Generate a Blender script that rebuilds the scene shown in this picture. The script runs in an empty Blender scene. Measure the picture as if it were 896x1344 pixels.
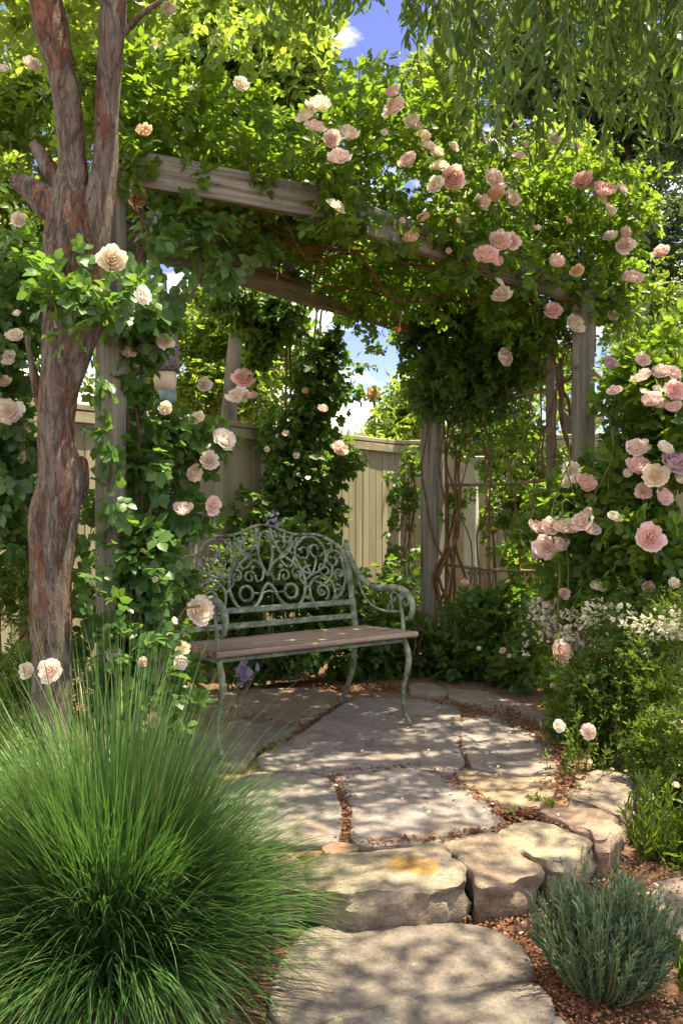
import bpy, bmesh, math, random
import numpy as np
from mathutils import Vector, Matrix, noise

R = math.radians
rng = np.random.default_rng(11)
random.seed(11)
SC = bpy.context.scene
COL = SC.collection
CAM_H = 1.07      # eye height above the patio; the level camera looks along +Y
F = 1100.0        # focal length in photo pixels (photo 896 x 1344)
GZ = -0.12        # level of the lower garden ground


def P(px, py, d):
    """a point of the garden: photo direction + its estimated distance in metres"""
    return np.array([(px - 448.0) / F * d, d, CAM_H - (py - 672.0) / F * d])


def G(px, py, z=0.0):
    d = F * (CAM_H - z) / (py - 672.0)
    return np.array([(px - 448.0) / F * d, d, z])


# ------------------------------------------------------------------ objects
def tag(o, label=None, cat=None, group=None, kind=None):
    if label: o['label'] = label
    if cat: o['category'] = cat
    if group: o['group'] = group
    if kind: o['kind'] = kind
    return o


def thing(name, label, cat, loc=(0, 0, 0), group=None):
    o = bpy.data.objects.new(name, None)
    o.empty_display_size = 0.1
    o.location = Vector([float(v) for v in loc])
    COL.objects.link(o)
    return tag(o, label, cat, group)


def adopt(o, parent):
    if parent is not None:
        o.parent = parent
        p = parent
        m = Matrix.Translation(-p.location) if p.type == 'EMPTY' else p.matrix_basis.inverted()
        o.matrix_parent_inverse = m
    return o


def link(name, me, mat=None, parent=None, smooth=False, matrix=None, color=None):
    if mat is not None and not me.materials:
        me.materials.append(mat)
    if smooth:
        me.polygons.foreach_set('use_smooth', np.ones(len(me.polygons), dtype=bool))
    o = bpy.data.objects.new(name, me)
    if matrix is not None:
        o.matrix_basis = matrix
    if color is not None:
        o.color = (*color, 1)
    COL.objects.link(o)
    return adopt(o, parent)


class MB:
    def __init__(s):
        s.v = []; s.f = []; s.n = 0

    def add(s, v, f):
        v = [tuple(map(float, p)) for p in v]
        s.f += [tuple(i + s.n for i in q) for q in f]
        s.v += v; s.n += len(v)

    def mesh(s, name='mesh'):
        me = bpy.data.meshes.new(name)
        me.from_pydata(s.v, [], s.f); me.update()
        return me

    def build(s, name, mat, parent=None, smooth=True, color=None, matrix=None):
        return link(name, s.mesh(name), mat, parent, smooth, matrix, color)


def catmull(pts, per=6):
    pts = [np.asarray(p, float) for p in pts]
    if len(pts) < 3:
        return [pts[0] + (pts[-1] - pts[0]) * i / per for i in range(per + 1)]
    out = []
    n = len(pts)
    for i in range(n - 1):
        p0 = pts[max(i - 1, 0)]; p1 = pts[i]; p2 = pts[i + 1]; p3 = pts[min(i + 2, n - 1)]
        for k in range(per):
            t = k / per
            out.append(0.5 * ((2 * p1) + (-p0 + p2) * t + (2 * p0 - 5 * p1 + 4 * p2 - p3) * t * t + (-p0 + 3 * p1 - 3 * p2 + p3) * t ** 3))
    out.append(pts[-1])
    return out


def tube(mb, pts, rad, seg=6, per=6, flat=1.0, disp=None, normal=None, cap=True):
    """sweep along a smooth path; pts (n,3); rad scalar or list per control point"""
    n = len(pts)
    r = np.full(n, rad) if np.isscalar(rad) else np.asarray(rad, float)
    q = [np.append(np.asarray(p, float), r[i]) for i, p in enumerate(pts)]
    s = np.array(catmull(q, per))
    c = s[:, :3]; rr = s[:, 3]
    t = np.gradient(c, axis=0)
    t /= np.linalg.norm(t, axis=1)[:, None] + 1e-9
    ref = np.array(normal, float) if normal is not None else np.array([0.3, 0.2, 1.0])
    if normal is None and abs(np.dot(t[0], ref / np.linalg.norm(ref))) > 0.9:
        ref = np.array([1.0, 0.3, 0.0])
    verts = []; faces = []
    a = np.cross(t[0], ref); a /= np.linalg.norm(a) + 1e-9
    for i in range(len(c)):
        if normal is not None:
            a = np.cross(t[i], ref)
        else:
            a = a - t[i] * np.dot(a, t[i])
        a /= np.linalg.norm(a) + 1e-9
        b = np.cross(t[i], a)
        for k in range(seg):
            th = 2 * math.pi * k / seg
            p = c[i] + rr[i] * (math.cos(th) * a + math.sin(th) * b * flat)
            if disp:
                w = p - c[i]
                p = c[i] + w * (1 + disp(p, th, i))
            verts.append(p)
    m = len(c)
    for i in range(m - 1):
        for k in range(seg):
            k2 = (k + 1) % seg
            faces.append((i * seg + k, i * seg + k2, (i + 1) * seg + k2, (i + 1) * seg + k))
    if cap:
        faces.append(tuple(reversed(range(seg))))
        faces.append(tuple((m - 1) * seg + k for k in range(seg)))
    mb.add(verts, faces)


def rot_to(p0, p1, up=(0, 0, 1)):
    """matrix: local X along p0->p1, local Z near up"""
    x = Vector(p1) - Vector(p0); L = x.length; x.normalize()
    u = Vector(up)
    y = u.cross(x)
    if y.length < 1e-4:
        y = Vector((0, 1, 0)).cross(x)
    y.normalize(); z = x.cross(y)
    m = Matrix((x, y, z)).transposed().to_4x4()
    m.translation = Vector(p0)
    return m, L


def timber(name, p0, p1, w, h, mat, parent, up=(0, 0, 1), wob=0.004, seg=14, ch=0.006, seed=0):
    """weathered squared timber, along local X so the grain runs lengthwise"""
    p0 = [float(v) for v in p0]; p1 = [float(v) for v in p1]
    m, L = rot_to(p0, p1, up)
    prof = [(-w/2+ch, -h/2), (w/2-ch, -h/2), (w/2, -h/2+ch), (w/2, h/2-ch), (w/2-ch, h/2), (-w/2+ch, h/2), (-w/2, h/2-ch), (-w/2, -h/2+ch)]
    v = []; f = []
    for i in range(seg + 1):
        x = L * i / seg
        for k, (a, b) in enumerate(prof):
            nv = noise.noise_vector(Vector((x * 2.3 + seed * 7.1, a * 9, b * 9 + seed)))
            v.append((x, a + nv.x * wob, b + nv.y * wob))
    for i in range(seg):
        for k in range(8):
            k2 = (k + 1) % 8
            f.append((i*8+k, i*8+k2, (i+1)*8+k2, (i+1)*8+k))
    f.append(tuple(reversed(range(8)))); f.append(tuple(seg*8+k for k in range(8)))
    mb = MB(); mb.add(v, f)
    return mb.build(name, mat, parent, smooth=False, matrix=m)


# ------------------------------------------------------------------ materials
def new_mat(name):
    m = bpy.data.materials.new(name); m.use_nodes = True
    nt = m.node_tree
    for n in list(nt.nodes): nt.nodes.remove(n)
    out = nt.nodes.new('ShaderNodeOutputMaterial')
    return m, nt, out


def nd(nt, typ, **kw):
    n = nt.nodes.new(typ)
    for k, v in kw.items(): setattr(n, k, v)
    return n


def ramp(nt, stops, fac, interp='LINEAR'):
    r = nt.nodes.new('ShaderNodeValToRGB'); r.color_ramp.interpolation = interp
    e = r.color_ramp.elements
    while len(e) < len(stops): e.new(0.5)
    for i, (p, c) in enumerate(stops):
        e[i].position = p; e[i].color = (*c, 1)
    nt.links.new(fac, r.inputs[0])
    return r


def tex(nt, scale, detail=5, rough=0.6, coord=None, vec_scale=None, dist=0.0):
    n = nt.nodes.new('ShaderNodeTexNoise')
    n.inputs['Scale'].default_value = scale; n.inputs['Detail'].default_value = detail
    n.inputs['Roughness'].default_value = rough; n.inputs['Distortion'].default_value = dist
    tc = nt.nodes.new('ShaderNodeTexCoord')
    if vec_scale is not None:
        mp = nt.nodes.new('ShaderNodeMapping'); mp.inputs['Scale'].default_value = vec_scale
        oi_ = nt.nodes.new('ShaderNodeObjectInfo'); sm_ = nt.nodes.new('ShaderNodeVectorMath'); sm_.operation = 'SCALE'; sm_.inputs[0].default_value = (3.1, 7.3, 5.7)
        nt.links.new(oi_.outputs['Random'], sm_.inputs['Scale']); nt.links.new(sm_.outputs[0], mp.inputs['Location'])
        nt.links.new(tc.outputs[coord or 'Object'], mp.inputs[0]); nt.links.new(mp.outputs[0], n.inputs['Vector'])
    else:
        nt.links.new(tc.outputs[coord or 'Object'], n.inputs['Vector'])
    return n


def mixc(nt, fac, a, b, mode='MIX'):
    m = nt.nodes.new('ShaderNodeMix'); m.data_type = 'RGBA'; m.blend_type = mode
    for s, v in ((0, fac), (6, a), (7, b)):
        if hasattr(v, 'is_output'): nt.links.new(v, m.inputs[s])
        elif s == 0: m.inputs[0].default_value = v
        else: m.inputs[s].default_value = (*v, 1)
    return m.outputs[2]


def bump(nt, height, strength, dist=0.01, normal=None):
    b = nt.nodes.new('ShaderNodeBump'); b.inputs['Strength'].default_value = strength
    b.inputs['Distance'].default_value = dist
    nt.links.new(height, b.inputs['Height'])
    if normal is not None: nt.links.new(normal, b.inputs['Normal'])
    return b.outputs[0]


def leaf_mat(name, stops, tcol, tfac=0.4, rough=0.42, spec=0.35):
    m, nt, out = new_mat(name)
    g = nd(nt, 'ShaderNodeNewGeometry')
    n = tex(nt, 2.2, 3)
    a = nd(nt, 'ShaderNodeMath', operation='MULTIPLY_ADD'); a.inputs[1].default_value = 0.5
    nt.links.new(n.outputs[0], a.inputs[0])
    b = nd(nt, 'ShaderNodeMath', operation='MULTIPLY'); b.inputs[1].default_value = 0.5
    nt.links.new(g.outputs['Random Per Island'], b.inputs[0]); nt.links.new(b.outputs[0], a.inputs[2])
    r = ramp(nt, stops, a.outputs[0])
    p = nd(nt, 'ShaderNodeBsdfPrincipled')
    nt.links.new(r.outputs[0], p.inputs['Base Color'])
    p.inputs['Roughness'].default_value = rough
    p.inputs['Specular IOR Level'].default_value = spec
    t = nd(nt, 'ShaderNodeBsdfTranslucent')
    tc = mixc(nt, 0.3, tcol, r.outputs[0])
    nt.links.new(tc, t.inputs[0])
    mx = nd(nt, 'ShaderNodeMixShader'); mx.inputs[0].default_value = tfac
    nt.links.new(p.outputs[0], mx.inputs[1]); nt.links.new(t.outputs[0], mx.inputs[2])
    nt.links.new(mx.outputs[0], out.inputs[0])
    return m


def simple_mat(name, stops, scale=6, rough=0.8, bscale=None, bstr=0.4, bdist=0.01, vec=None, spec=0.3, objcol=False, detail=6, metal=0.0, extra=None):
    m, nt, out = new_mat(name)
    n = tex(nt, scale, detail, 0.65, vec_scale=vec)
    r = ramp(nt, stops, n.outputs[0])
    c = r.outputs[0]
    if objcol:
        oi = nd(nt, 'ShaderNodeObjectInfo')
        c = mixc(nt, 1.0, c, oi.outputs['Color'], 'MULTIPLY')
    if extra: c = extra(nt, c)
    p = nd(nt, 'ShaderNodeBsdfPrincipled')
    nt.links.new(c, p.inputs['Base Color']); p.inputs['Roughness'].default_value = rough
    p.inputs['Specular IOR Level'].default_value = spec; p.inputs['Metallic'].default_value = metal
    bn = tex(nt, bscale or scale * 3, 6, 0.65, vec_scale=vec)
    nt.links.new(bump(nt, bn.outputs[0], bstr, bdist), p.inputs['Normal'])
    nt.links.new(p.outputs[0], out.inputs[0])
    return m


M = {}
M['rose_leaf'] = leaf_mat('rose_leaf', [(0.25, (0.03, 0.075, 0.015)), (0.5, (0.06, 0.125, 0.024)), (0.75, (0.11, 0.18, 0.034))], (0.38, 0.58, 0.05), 0.5)
M['big_leaf'] = leaf_mat('near_rose_leaf', [(0.25, (0.03, 0.08, 0.024)), (0.5, (0.06, 0.135, 0.038)), (0.75, (0.11, 0.195, 0.05))], (0.28, 0.5, 0.06), 0.38, 0.38, 0.4)
M['ivy_leaf'] = leaf_mat('ivy_leaf', [(0.25, (0.02, 0.055, 0.013)), (0.5, (0.04, 0.095, 0.02)), (0.75, (0.075, 0.14, 0.028))], (0.3, 0.5, 0.05), 0.42)
M['sun_leaf'] = leaf_mat('sunny_tree_leaf', [(0.25, (0.06, 0.13, 0.02)), (0.5, (0.09, 0.17, 0.028)), (0.75, (0.16, 0.225, 0.04))], (0.46, 0.6, 0.08), 0.52)
M['dark_leaf'] = leaf_mat('dark_tree_leaf', [(0.25, (0.016, 0.036, 0.012)), (0.5, (0.03, 0.06, 0.018)), (0.75, (0.06, 0.095, 0.026))], (0.2, 0.32, 0.06), 0.36)
M['willow_leaf'] = leaf_mat('willow_leaf', [(0.25, (0.032, 0.075, 0.02)), (0.5, (0.055, 0.11, 0.028)), (0.75, (0.085, 0.15, 0.04))], (0.3, 0.48, 0.06), 0.4)
M['shrub_leaf'] = leaf_mat('shrub_leaf', [(0.25, (0.034, 0.07, 0.014)), (0.5, (0.065, 0.12, 0.02)), (0.75, (0.12, 0.175, 0.03))], (0.32, 0.46, 0.04), 0.38)
M['weed_leaf'] = leaf_mat('weed_leaf', [(0.25, (0.06, 0.12, 0.018)), (0.5, (0.1, 0.18, 0.025)), (0.75, (0.16, 0.23, 0.035))], (0.36, 0.5, 0.05), 0.4)
M['grass'] = leaf_mat('grass_blade', [(0.2, (0.022, 0.07, 0.022)), (0.5, (0.055, 0.13, 0.034)), (0.7, (0.1, 0.185, 0.055)), (0.82, (0.24, 0.22, 0.09))], (0.16, 0.34, 0.06), 0.28, 0.4)
M['straw'] = leaf_mat('pale_stalk', [(0.3, (0.08, 0.14, 0.045)), (0.7, (0.17, 0.2, 0.08))], (0.3, 0.35, 0.1), 0.3)
M['lavender'] = leaf_mat('lavender_leaf', [(0.25, (0.05, 0.095, 0.06)), (0.5, (0.085, 0.145, 0.095)), (0.75, (0.14, 0.2, 0.12))], (0.16, 0.28, 0.16), 0.22, 0.6, 0.2)
M['tiny_white'] = leaf_mat('tiny_white_petal', [(0.3, (0.62, 0.58, 0.46)), (0.7, (0.8, 0.75, 0.62))], (0.7, 0.66, 0.5), 0.35, 0.6)
M['iris'] = leaf_mat('iris_petal', [(0.3, (0.3, 0.26, 0.48)), (0.7, (0.45, 0.4, 0.6))], (0.5, 0.42, 0.7), 0.4, 0.6)
M['litter'] = leaf_mat('dry_leaf', [(0.2, (0.07, 0.028, 0.018)), (0.5, (0.17, 0.07, 0.038)), (0.75, (0.27, 0.14, 0.075)), (0.95, (0.42, 0.3, 0.22))], (0.3, 0.12, 0.05), 0.15, 0.7)
M['fallen_petal'] = leaf_mat('fallen_petal', [(0.3, (0.6, 0.42, 0.36)), (0.7, (0.75, 0.6, 0.52))], (0.6, 0.4, 0.35), 0.3, 0.7)


def petal_mat():
    m, nt, out = new_mat('rose_petal')
    oi = nd(nt, 'ShaderNodeObjectInfo')
    tc = nd(nt, 'ShaderNodeTexCoord')
    ln = nd(nt, 'ShaderNodeVectorMath', operation='LENGTH')
    nt.links.new(tc.outputs['Object'], ln.inputs[0])
    g = nd(nt, 'ShaderNodeNewGeometry')
    r = ramp(nt, [(0.2, (0.98, 0.9, 0.81)), (0.6, (1.0, 0.97, 0.945)), (1.0, (1, 1, 1))], ln.outputs['Value'])
    c = mixc(nt, 1.0, oi.outputs['Color'], r.outputs[0], 'MULTIPLY')
    v = ramp(nt, [(0.0, (0.94, 0.9, 0.88)), (0.5, (1, 0.98, 0.97)), (1, (1, 1, 1))], g.outputs['Random Per Island'])
    c = mixc(nt, 1.0, c, v.outputs[0], 'MULTIPLY')
    n = tex(nt, 3.0, 4)
    v2 = ramp(nt, [(0.35, (0.93, 0.88, 0.83)), (0.6, (1, 1, 1))], n.outputs[0])
    c = mixc(nt, 1.0, c, v2.outputs[0], 'MULTIPLY')
    p = nd(nt, 'ShaderNodeBsdfPrincipled'); nt.links.new(c, p.inputs['Base Color'])
    p.inputs['Roughness'].default_value = 0.65; p.inputs['Specular IOR Level'].default_value = 0.2
    t = nd(nt, 'ShaderNodeBsdfTranslucent'); nt.links.new(c, t.inputs[0])
    mx = nd(nt, 'ShaderNodeMixShader'); mx.inputs[0].default_value = 0.35
    nt.links.new(p.outputs[0], mx.inputs[1]); nt.links.new(t.outputs[0], mx.inputs[2]); nt.links.new(mx.outputs[0], out.inputs[0])
    return m


M['petal'] = petal_mat()


def wood_extra(col_a, scale, lo, hi):
    def fn(nt, c):
        n = tex(nt, scale, 4, 0.6, vec_scale=(0.5, 1, 1))
        k = ramp(nt, [(lo, (0, 0, 0)), (hi, (1, 1, 1))], n.outputs[0])
        return mixc(nt, k.outputs[0], c, col_a)
    return fn


def board_extra(nt, c):
    g = nd(nt, 'ShaderNodeNewGeometry')
    v = ramp(nt, [(0.0, (0.8, 0.79, 0.76)), (0.5, (0.97, 0.97, 0.96)), (1.0, (1.1, 1.09, 1.06))], g.outputs['Random Per Island'])
    c = mixc(nt, 1.0, c, v.outputs[0], 'MULTIPLY')
    n = tex(nt, 3, 6, 0.7, vec_scale=(4, 4, 0.5)); k = ramp(nt, [(0.58, (0, 0, 0)), (0.75, (0.6, 0.6, 0.6))], n.outputs[0])
    return mixc(nt, k.outputs[0], c, (0.2, 0.18, 0.12))


M['old_wood'] = simple_mat('weathered_timber', [(0.3, (0.04, 0.032, 0.025)), (0.42, (0.16, 0.142, 0.115)), (0.55, (0.27, 0.248, 0.205)), (0.72, (0.4, 0.37, 0.31))],
                           20, 0.85, 40, 1.0, 0.02, vec=(0.07, 1.6, 1.6), extra=wood_extra((0.13, 0.14, 0.11), 2.5, 0.5, 0.72))
M['green_wood'] = simple_mat('green_stained_timber', [(0.3, (0.05, 0.045, 0.036)), (0.44, (0.16, 0.15, 0.118)), (0.7, (0.36, 0.33, 0.26))],
                             20, 0.85, 40, 1.0, 0.02, vec=(0.06, 1.6, 1.6), extra=wood_extra((0.15, 0.19, 0.135), 2.0, 0.47, 0.66))
M['seat_wood'] = simple_mat('weathered_seat_wood', [(0.3, (0.1, 0.065, 0.05)), (0.46, (0.24, 0.165, 0.13)), (0.7, (0.42, 0.33, 0.275))],
                            11, 0.75, 24, 0.7, 0.006, vec=(0.08, 2.2, 2.2), extra=wood_extra((0.36, 0.29, 0.245), 3.5, 0.55, 0.75))


def bark_mat():
    m, nt, out = new_mat('peeling_bark')
    n1 = tex(nt, 20, 8, 0.72, vec_scale=(1.3, 1.3, 0.38), dist=0.5)
    c = ramp(nt, [(0.28, (0.055, 0.038, 0.029)), (0.42, (0.145, 0.11, 0.087)), (0.54, (0.21, 0.17, 0.14)), (0.72, (0.3, 0.26, 0.225))], n1.outputs[0]).outputs[0]
    n2 = tex(nt, 6.5, 5, 0.6, vec_scale=(1.7, 1.7, 0.5), dist=0.7)
    k = ramp(nt, [(0.53, (0, 0, 0)), (0.57, (0.8, 0.8, 0.8))], n2.outputs[0])
    n3 = tex(nt, 34, 5, 0.65, vec_scale=(1, 1, 0.35))
    red = ramp(nt, [(0.32, (0.07, 0.026, 0.017)), (0.52, (0.2, 0.085, 0.05)), (0.75, (0.36, 0.17, 0.09))], n3.outputs[0])
    c = mixc(nt, k.outputs[0], c, red.outputs[0])
    n6 = tex(nt, 15, 5, 0.6, vec_scale=(1.5, 1.5, 0.3), dist=0.5)
    k6 = ramp(nt, [(0.465, (0, 0, 0)), (0.49, (0.45, 0.45, 0.45)), (0.51, (0.45, 0.45, 0.45)), (0.535, (0, 0, 0))], n6.outputs[0])
    c = mixc(nt, k6.outputs[0], c, (0.028, 0.02, 0.016))
    n4 = tex(nt, 9, 4, 0.6, vec_scale=(1, 1, 0.8))
    k4 = ramp(nt, [(0.62, (0, 0, 0)), (0.7, (0.4, 0.4, 0.4))], n4.outputs[0])
    c = mixc(nt, k4.outputs[0], c, (0.22, 0.225, 0.2))
    p = nd(nt, 'ShaderNodeBsdfPrincipled'); nt.links.new(c, p.inputs['Base Color'])
    p.inputs['Roughness'].default_value = 0.85; p.inputs['Specular IOR Level'].default_value = 0.2
    b1 = bump(nt, n1.outputs[0], 1.0, 0.03)
    b2 = bump(nt, k.outputs[0], 1.0, 0.008, b1)
    iv = nd(nt, 'ShaderNodeMath', operation='SUBTRACT'); iv.inputs[0].default_value = 1.0; nt.links.new(k6.outputs[0], iv.inputs[1])
    b2 = bump(nt, iv.outputs[0], 1.0, 0.012, b2)
    b3 = bump(nt, tex(nt, 90, 5, 0.7, vec_scale=(1, 1, 0.5)).outputs[0], 0.7, 0.008, b2)
    nt.links.new(b3, p.inputs['Normal']); nt.links.new(p.outputs[0], out.inputs[0])
    return m


M['bark'] = bark_mat()
M['cane'] = simple_mat('rose_cane', [(0.3, (0.07, 0.032, 0.02)), (0.55, (0.15, 0.075, 0.042)), (0.8, (0.22, 0.15, 0.08))], 18, 0.7, 50, 0.6, 0.006)
M['green_cane'] = simple_mat('green_stem', [(0.3, (0.06, 0.09, 0.025)), (0.7, (0.15, 0.13, 0.05))], 18, 0.6, 50, 0.3, 0.004)
M['dark_bark'] = simple_mat('grey_bark', [(0.3, (0.06, 0.05, 0.04)), (0.7, (0.2, 0.17, 0.14))], 8, 0.9, 30, 0.8, 0.02, vec=(1, 1, 0.3))
M['fence'] = simple_mat('beige_fence_paint', [(0.3, (0.26, 0.23, 0.155)), (0.5, (0.36, 0.325, 0.225)), (0.7, (0.41, 0.375, 0.265))], 5, 0.7, 40, 0.25, 0.004, vec=(1.5, 1.5, 0.12), extra=board_extra)
M['white_paint'] = simple_mat('white_picket_paint', [(0.3, (0.6, 0.6, 0.58)), (0.7, (0.78, 0.78, 0.76))], 6, 0.6, 40, 0.2, 0.004)
M['pale_post'] = simple_mat('pale_old_paint', [(0.3, (0.42, 0.44, 0.33)), (0.7, (0.6, 0.6, 0.48))], 6, 0.8, 40, 0.4, 0.004)
M['brown_bar'] = simple_mat('brown_bar', [(0.3, (0.1, 0.075, 0.05)), (0.7, (0.24, 0.19, 0.13))], 14, 0.8, 40, 0.4, 0.004)
M['rust'] = simple_mat('rusty_bracket', [(0.3, (0.16, 0.05, 0.03)), (0.7, (0.34, 0.12, 0.07))], 14, 0.8, 40, 0.4, 0.004)


def iron_mat():
    m, nt, out = new_mat('verdigris_iron')
    n1 = tex(nt, 16, 6, 0.65)
    c = ramp(nt, [(0.3, (0.03, 0.042, 0.028)), (0.45, (0.12, 0.15, 0.1)), (0.58, (0.22, 0.255, 0.18)), (0.74, (0.38, 0.39, 0.3))], n1.outputs[0]).outputs[0]
    n2 = tex(nt, 60, 4, 0.6)
    k = ramp(nt, [(0.58, (0, 0, 0)), (0.68, (1, 1, 1))], n2.outputs[0])
    c = mixc(nt, k.outputs[0], c, (0.42, 0.42, 0.36))
    p = nd(nt, 'ShaderNodeBsdfPrincipled'); nt.links.new(c, p.inputs['Base Color'])
    p.inputs['Roughness'].default_value = 0.6; p.inputs['Specular IOR Level'].default_value = 0.4
    nt.links.new(bump(nt, n2.outputs[0], 0.35, 0.004), p.inputs['Normal']); nt.links.new(p.outputs[0], out.inputs[0])
    return m


M['iron'] = iron_mat()


def stone_mat(name, ochre=False):
    m, nt, out = new_mat(name)
    oi = nd(nt, 'ShaderNodeObjectInfo')
    n1 = tex(nt, 5.5, 9, 0.7, dist=0.3)
    c = ramp(nt, [(0.28, (0.42, 0.38, 0.36)), (0.45, (0.8, 0.75, 0.72)), (0.58, (1.0, 0.95, 0.91)), (0.75, (1.22, 1.16, 1.1))], n1.outputs[0]).outputs[0]
    c = mixc(nt, 1.0, c, oi.outputs['Color'], 'MULTIPLY')
    n2 = tex(nt, 60, 7, 0.78)
    sp = ramp(nt, [(0.3, (0.6, 0.57, 0.55)), (0.48, (0.96, 0.95, 0.94)), (0.7, (1.2, 1.18, 1.15))], n2.outputs[0]).outputs[0]
    c = mixc(nt, 1.0, c, sp, 'MULTIPLY')
    vc = nd(nt, 'ShaderNodeTexVoronoi', feature='DISTANCE_TO_EDGE'); vc.inputs['Scale'].default_value = 3.3
    tcv = nd(nt, 'ShaderNodeTexCoord'); nv = tex(nt, 7, 5, 0.7)
    av = nd(nt, 'ShaderNodeVectorMath', operation='MULTIPLY_ADD'); av.inputs[1].default_value = (0.35, 0.35, 0.35)
    nt.links.new(nv.outputs['Color'], av.inputs[0]); nt.links.new(tcv.outputs['Object'], av.inputs[2]); nt.links.new(av.outputs[0], vc.inputs['Vector'])
    kc = ramp(nt, [(0.0, (0.55, 0.55, 0.55)), (0.012, (0, 0, 0))], vc.outputs['Distance'])
    c = mixc(nt, kc.outputs[0], c, (0.1, 0.075, 0.06))
    nl = tex(nt, 24, 3, 0.5); kl = ramp(nt, [(0.66, (0, 0, 0)), (0.72, (0.45, 0.45, 0.45))], nl.outputs[0])
    c = mixc(nt, kl.outputs[0], c, (0.46, 0.44, 0.4))
    n3 = tex(nt, 2.1, 4, 0.6, dist=0.5)
    k = ramp(nt, [(0.56, (0, 0, 0)), (0.68, (0.5, 0.5, 0.5))], n3.outputs[0])
    c = mixc(nt, k.outputs[0], c, (0.3, 0.215, 0.15))
    n4 = tex(nt, 5.0, 5, 0.6, vec_scale=(1, 1, 6))
    k2 = ramp(nt, [(0.6, (0, 0, 0)), (0.72, (0.7, 0.7, 0.7))], n4.outputs[0])
    c = mixc(nt, k2.outputs[0], c, (0.2, 0.12, 0.1))
    if ochre:
        tc = nd(nt, 'ShaderNodeTexCoord')
        mp = nd(nt, 'ShaderNodeMapping'); mp.inputs['Location'].default_value = (-0.11, -0.1, 0)
        mp.inputs['Rotation'].default_value = (0, 0, 0.5)
        nt.links.new(tc.outputs['Object'], mp.inputs[0])
        n5 = tex(nt, 9, 4); ad = nd(nt, 'ShaderNodeVectorMath', operation='MULTIPLY_ADD')
        ad.inputs[1].default_value = (0.11, 0.11, 0); nt.links.new(n5.outputs['Color'], ad.inputs[0]); nt.links.new(mp.outputs[0], ad.inputs[2])
        sx = nd(nt, 'ShaderNodeVectorMath', operation='MULTIPLY'); sx.inputs[1].default_value = (9.5, 13, 0); nt.links.new(ad.outputs[0], sx.inputs[0])
        ln = nd(nt, 'ShaderNodeVectorMath', operation='LENGTH'); nt.links.new(sx.outputs[0], ln.inputs[0])
        k5 = ramp(nt, [(0.7, (0.95, 0.95, 0.95)), (1.1, (0, 0, 0))], ln.outputs['Value'])
        oc = ramp(nt, [(0.35, (0.2, 0.1, 0.03)), (0.5, (0.33, 0.185, 0.05)), (0.7, (0.42, 0.27, 0.11))], n1.outputs[0])
        nb = tex(nt, 22, 6, 0.75); kb = ramp(nt, [(0.36, (0.25, 0.25, 0.25)), (0.52, (1, 1, 1))], nb.outputs[0])
        c = mixc(nt, mixc(nt, 1.0, k5.outputs[0], kb.outputs[0], 'MULTIPLY'), c, oc.outputs[0])
    p = nd(nt, 'ShaderNodeBsdfPrincipled'); nt.links.new(c, p.inputs['Base Color'])
    p.inputs['Roughness'].default_value = 0.8; p.inputs['Specular IOR Level'].default_value = 0.25
    b1 = bump(nt, n1.outputs[0], 0.9, 0.05)
    b1 = bump(nt, tex(nt, 16, 6, 0.7, vec_scale=(1, 1, 1.6)).outputs[0], 0.7, 0.03, b1)
    b2 = bump(nt, n2.outputs[0], 0.5, 0.006, b1)
    nt.links.new(b2, p.inputs['Normal']); nt.links.new(p.outputs[0], out.inputs[0])
    return m


M['stone'] = stone_mat('sandstone')
M['stone_ochre'] = stone_mat('sandstone_with_ochre_patch', True)
M['soil'] = simple_mat('mulch_soil', [(0.25, (0.035, 0.02, 0.013)), (0.45, (0.1, 0.055, 0.035)), (0.6, (0.19, 0.105, 0.065)), (0.8, (0.3, 0.2, 0.14))], 38, 0.95, 60, 1.0, 0.02, detail=8)
M['bed'] = simple_mat('sandy_joint_soil', [(0.25, (0.06, 0.03, 0.02)), (0.45, (0.16, 0.085, 0.055)), (0.6, (0.27, 0.16, 0.1)), (0.8, (0.38, 0.27, 0.19))], 40, 0.95, 70, 1.0, 0.015, detail=8)

# ------------------------------------------------------------------ foliage tools
T2V = np.array([(0, 0, 0), (.33, -.5, .07), (.72, -.36, .03), (1, 0, -.1), (.72, .36, .03), (.33, .5, .07)], float)
T2F = [(0, 1, 2, 3), (0, 3, 4, 5)]
T8V = np.array([(0, 0, 0), (.22, -.42, .05), (.25, 0, -.01), (.22, .42, .05), (.62, -.46, .03), (.62, 0, -.03), (.62, .46, .03), (1, 0, -.13)], float)
T8F = [(0, 2, 1), (0, 3, 2), (1, 2, 5, 4), (2, 3, 6, 5), (4, 5, 7), (5, 6, 7)]
TLV = np.array([(0, 0, 0), (.3, -.5, .0), (.3, .5, .0), (.65, -.4, -.04), (.65, .4, -.04), (1, 0, -.16)], float)
TLF = [(0, 2, 1), (1, 2, 4, 3), (3, 4, 5)]


def norm(a):
    return a / (np.linalg.norm(a, axis=-1, keepdims=True) + 1e-9)


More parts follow.
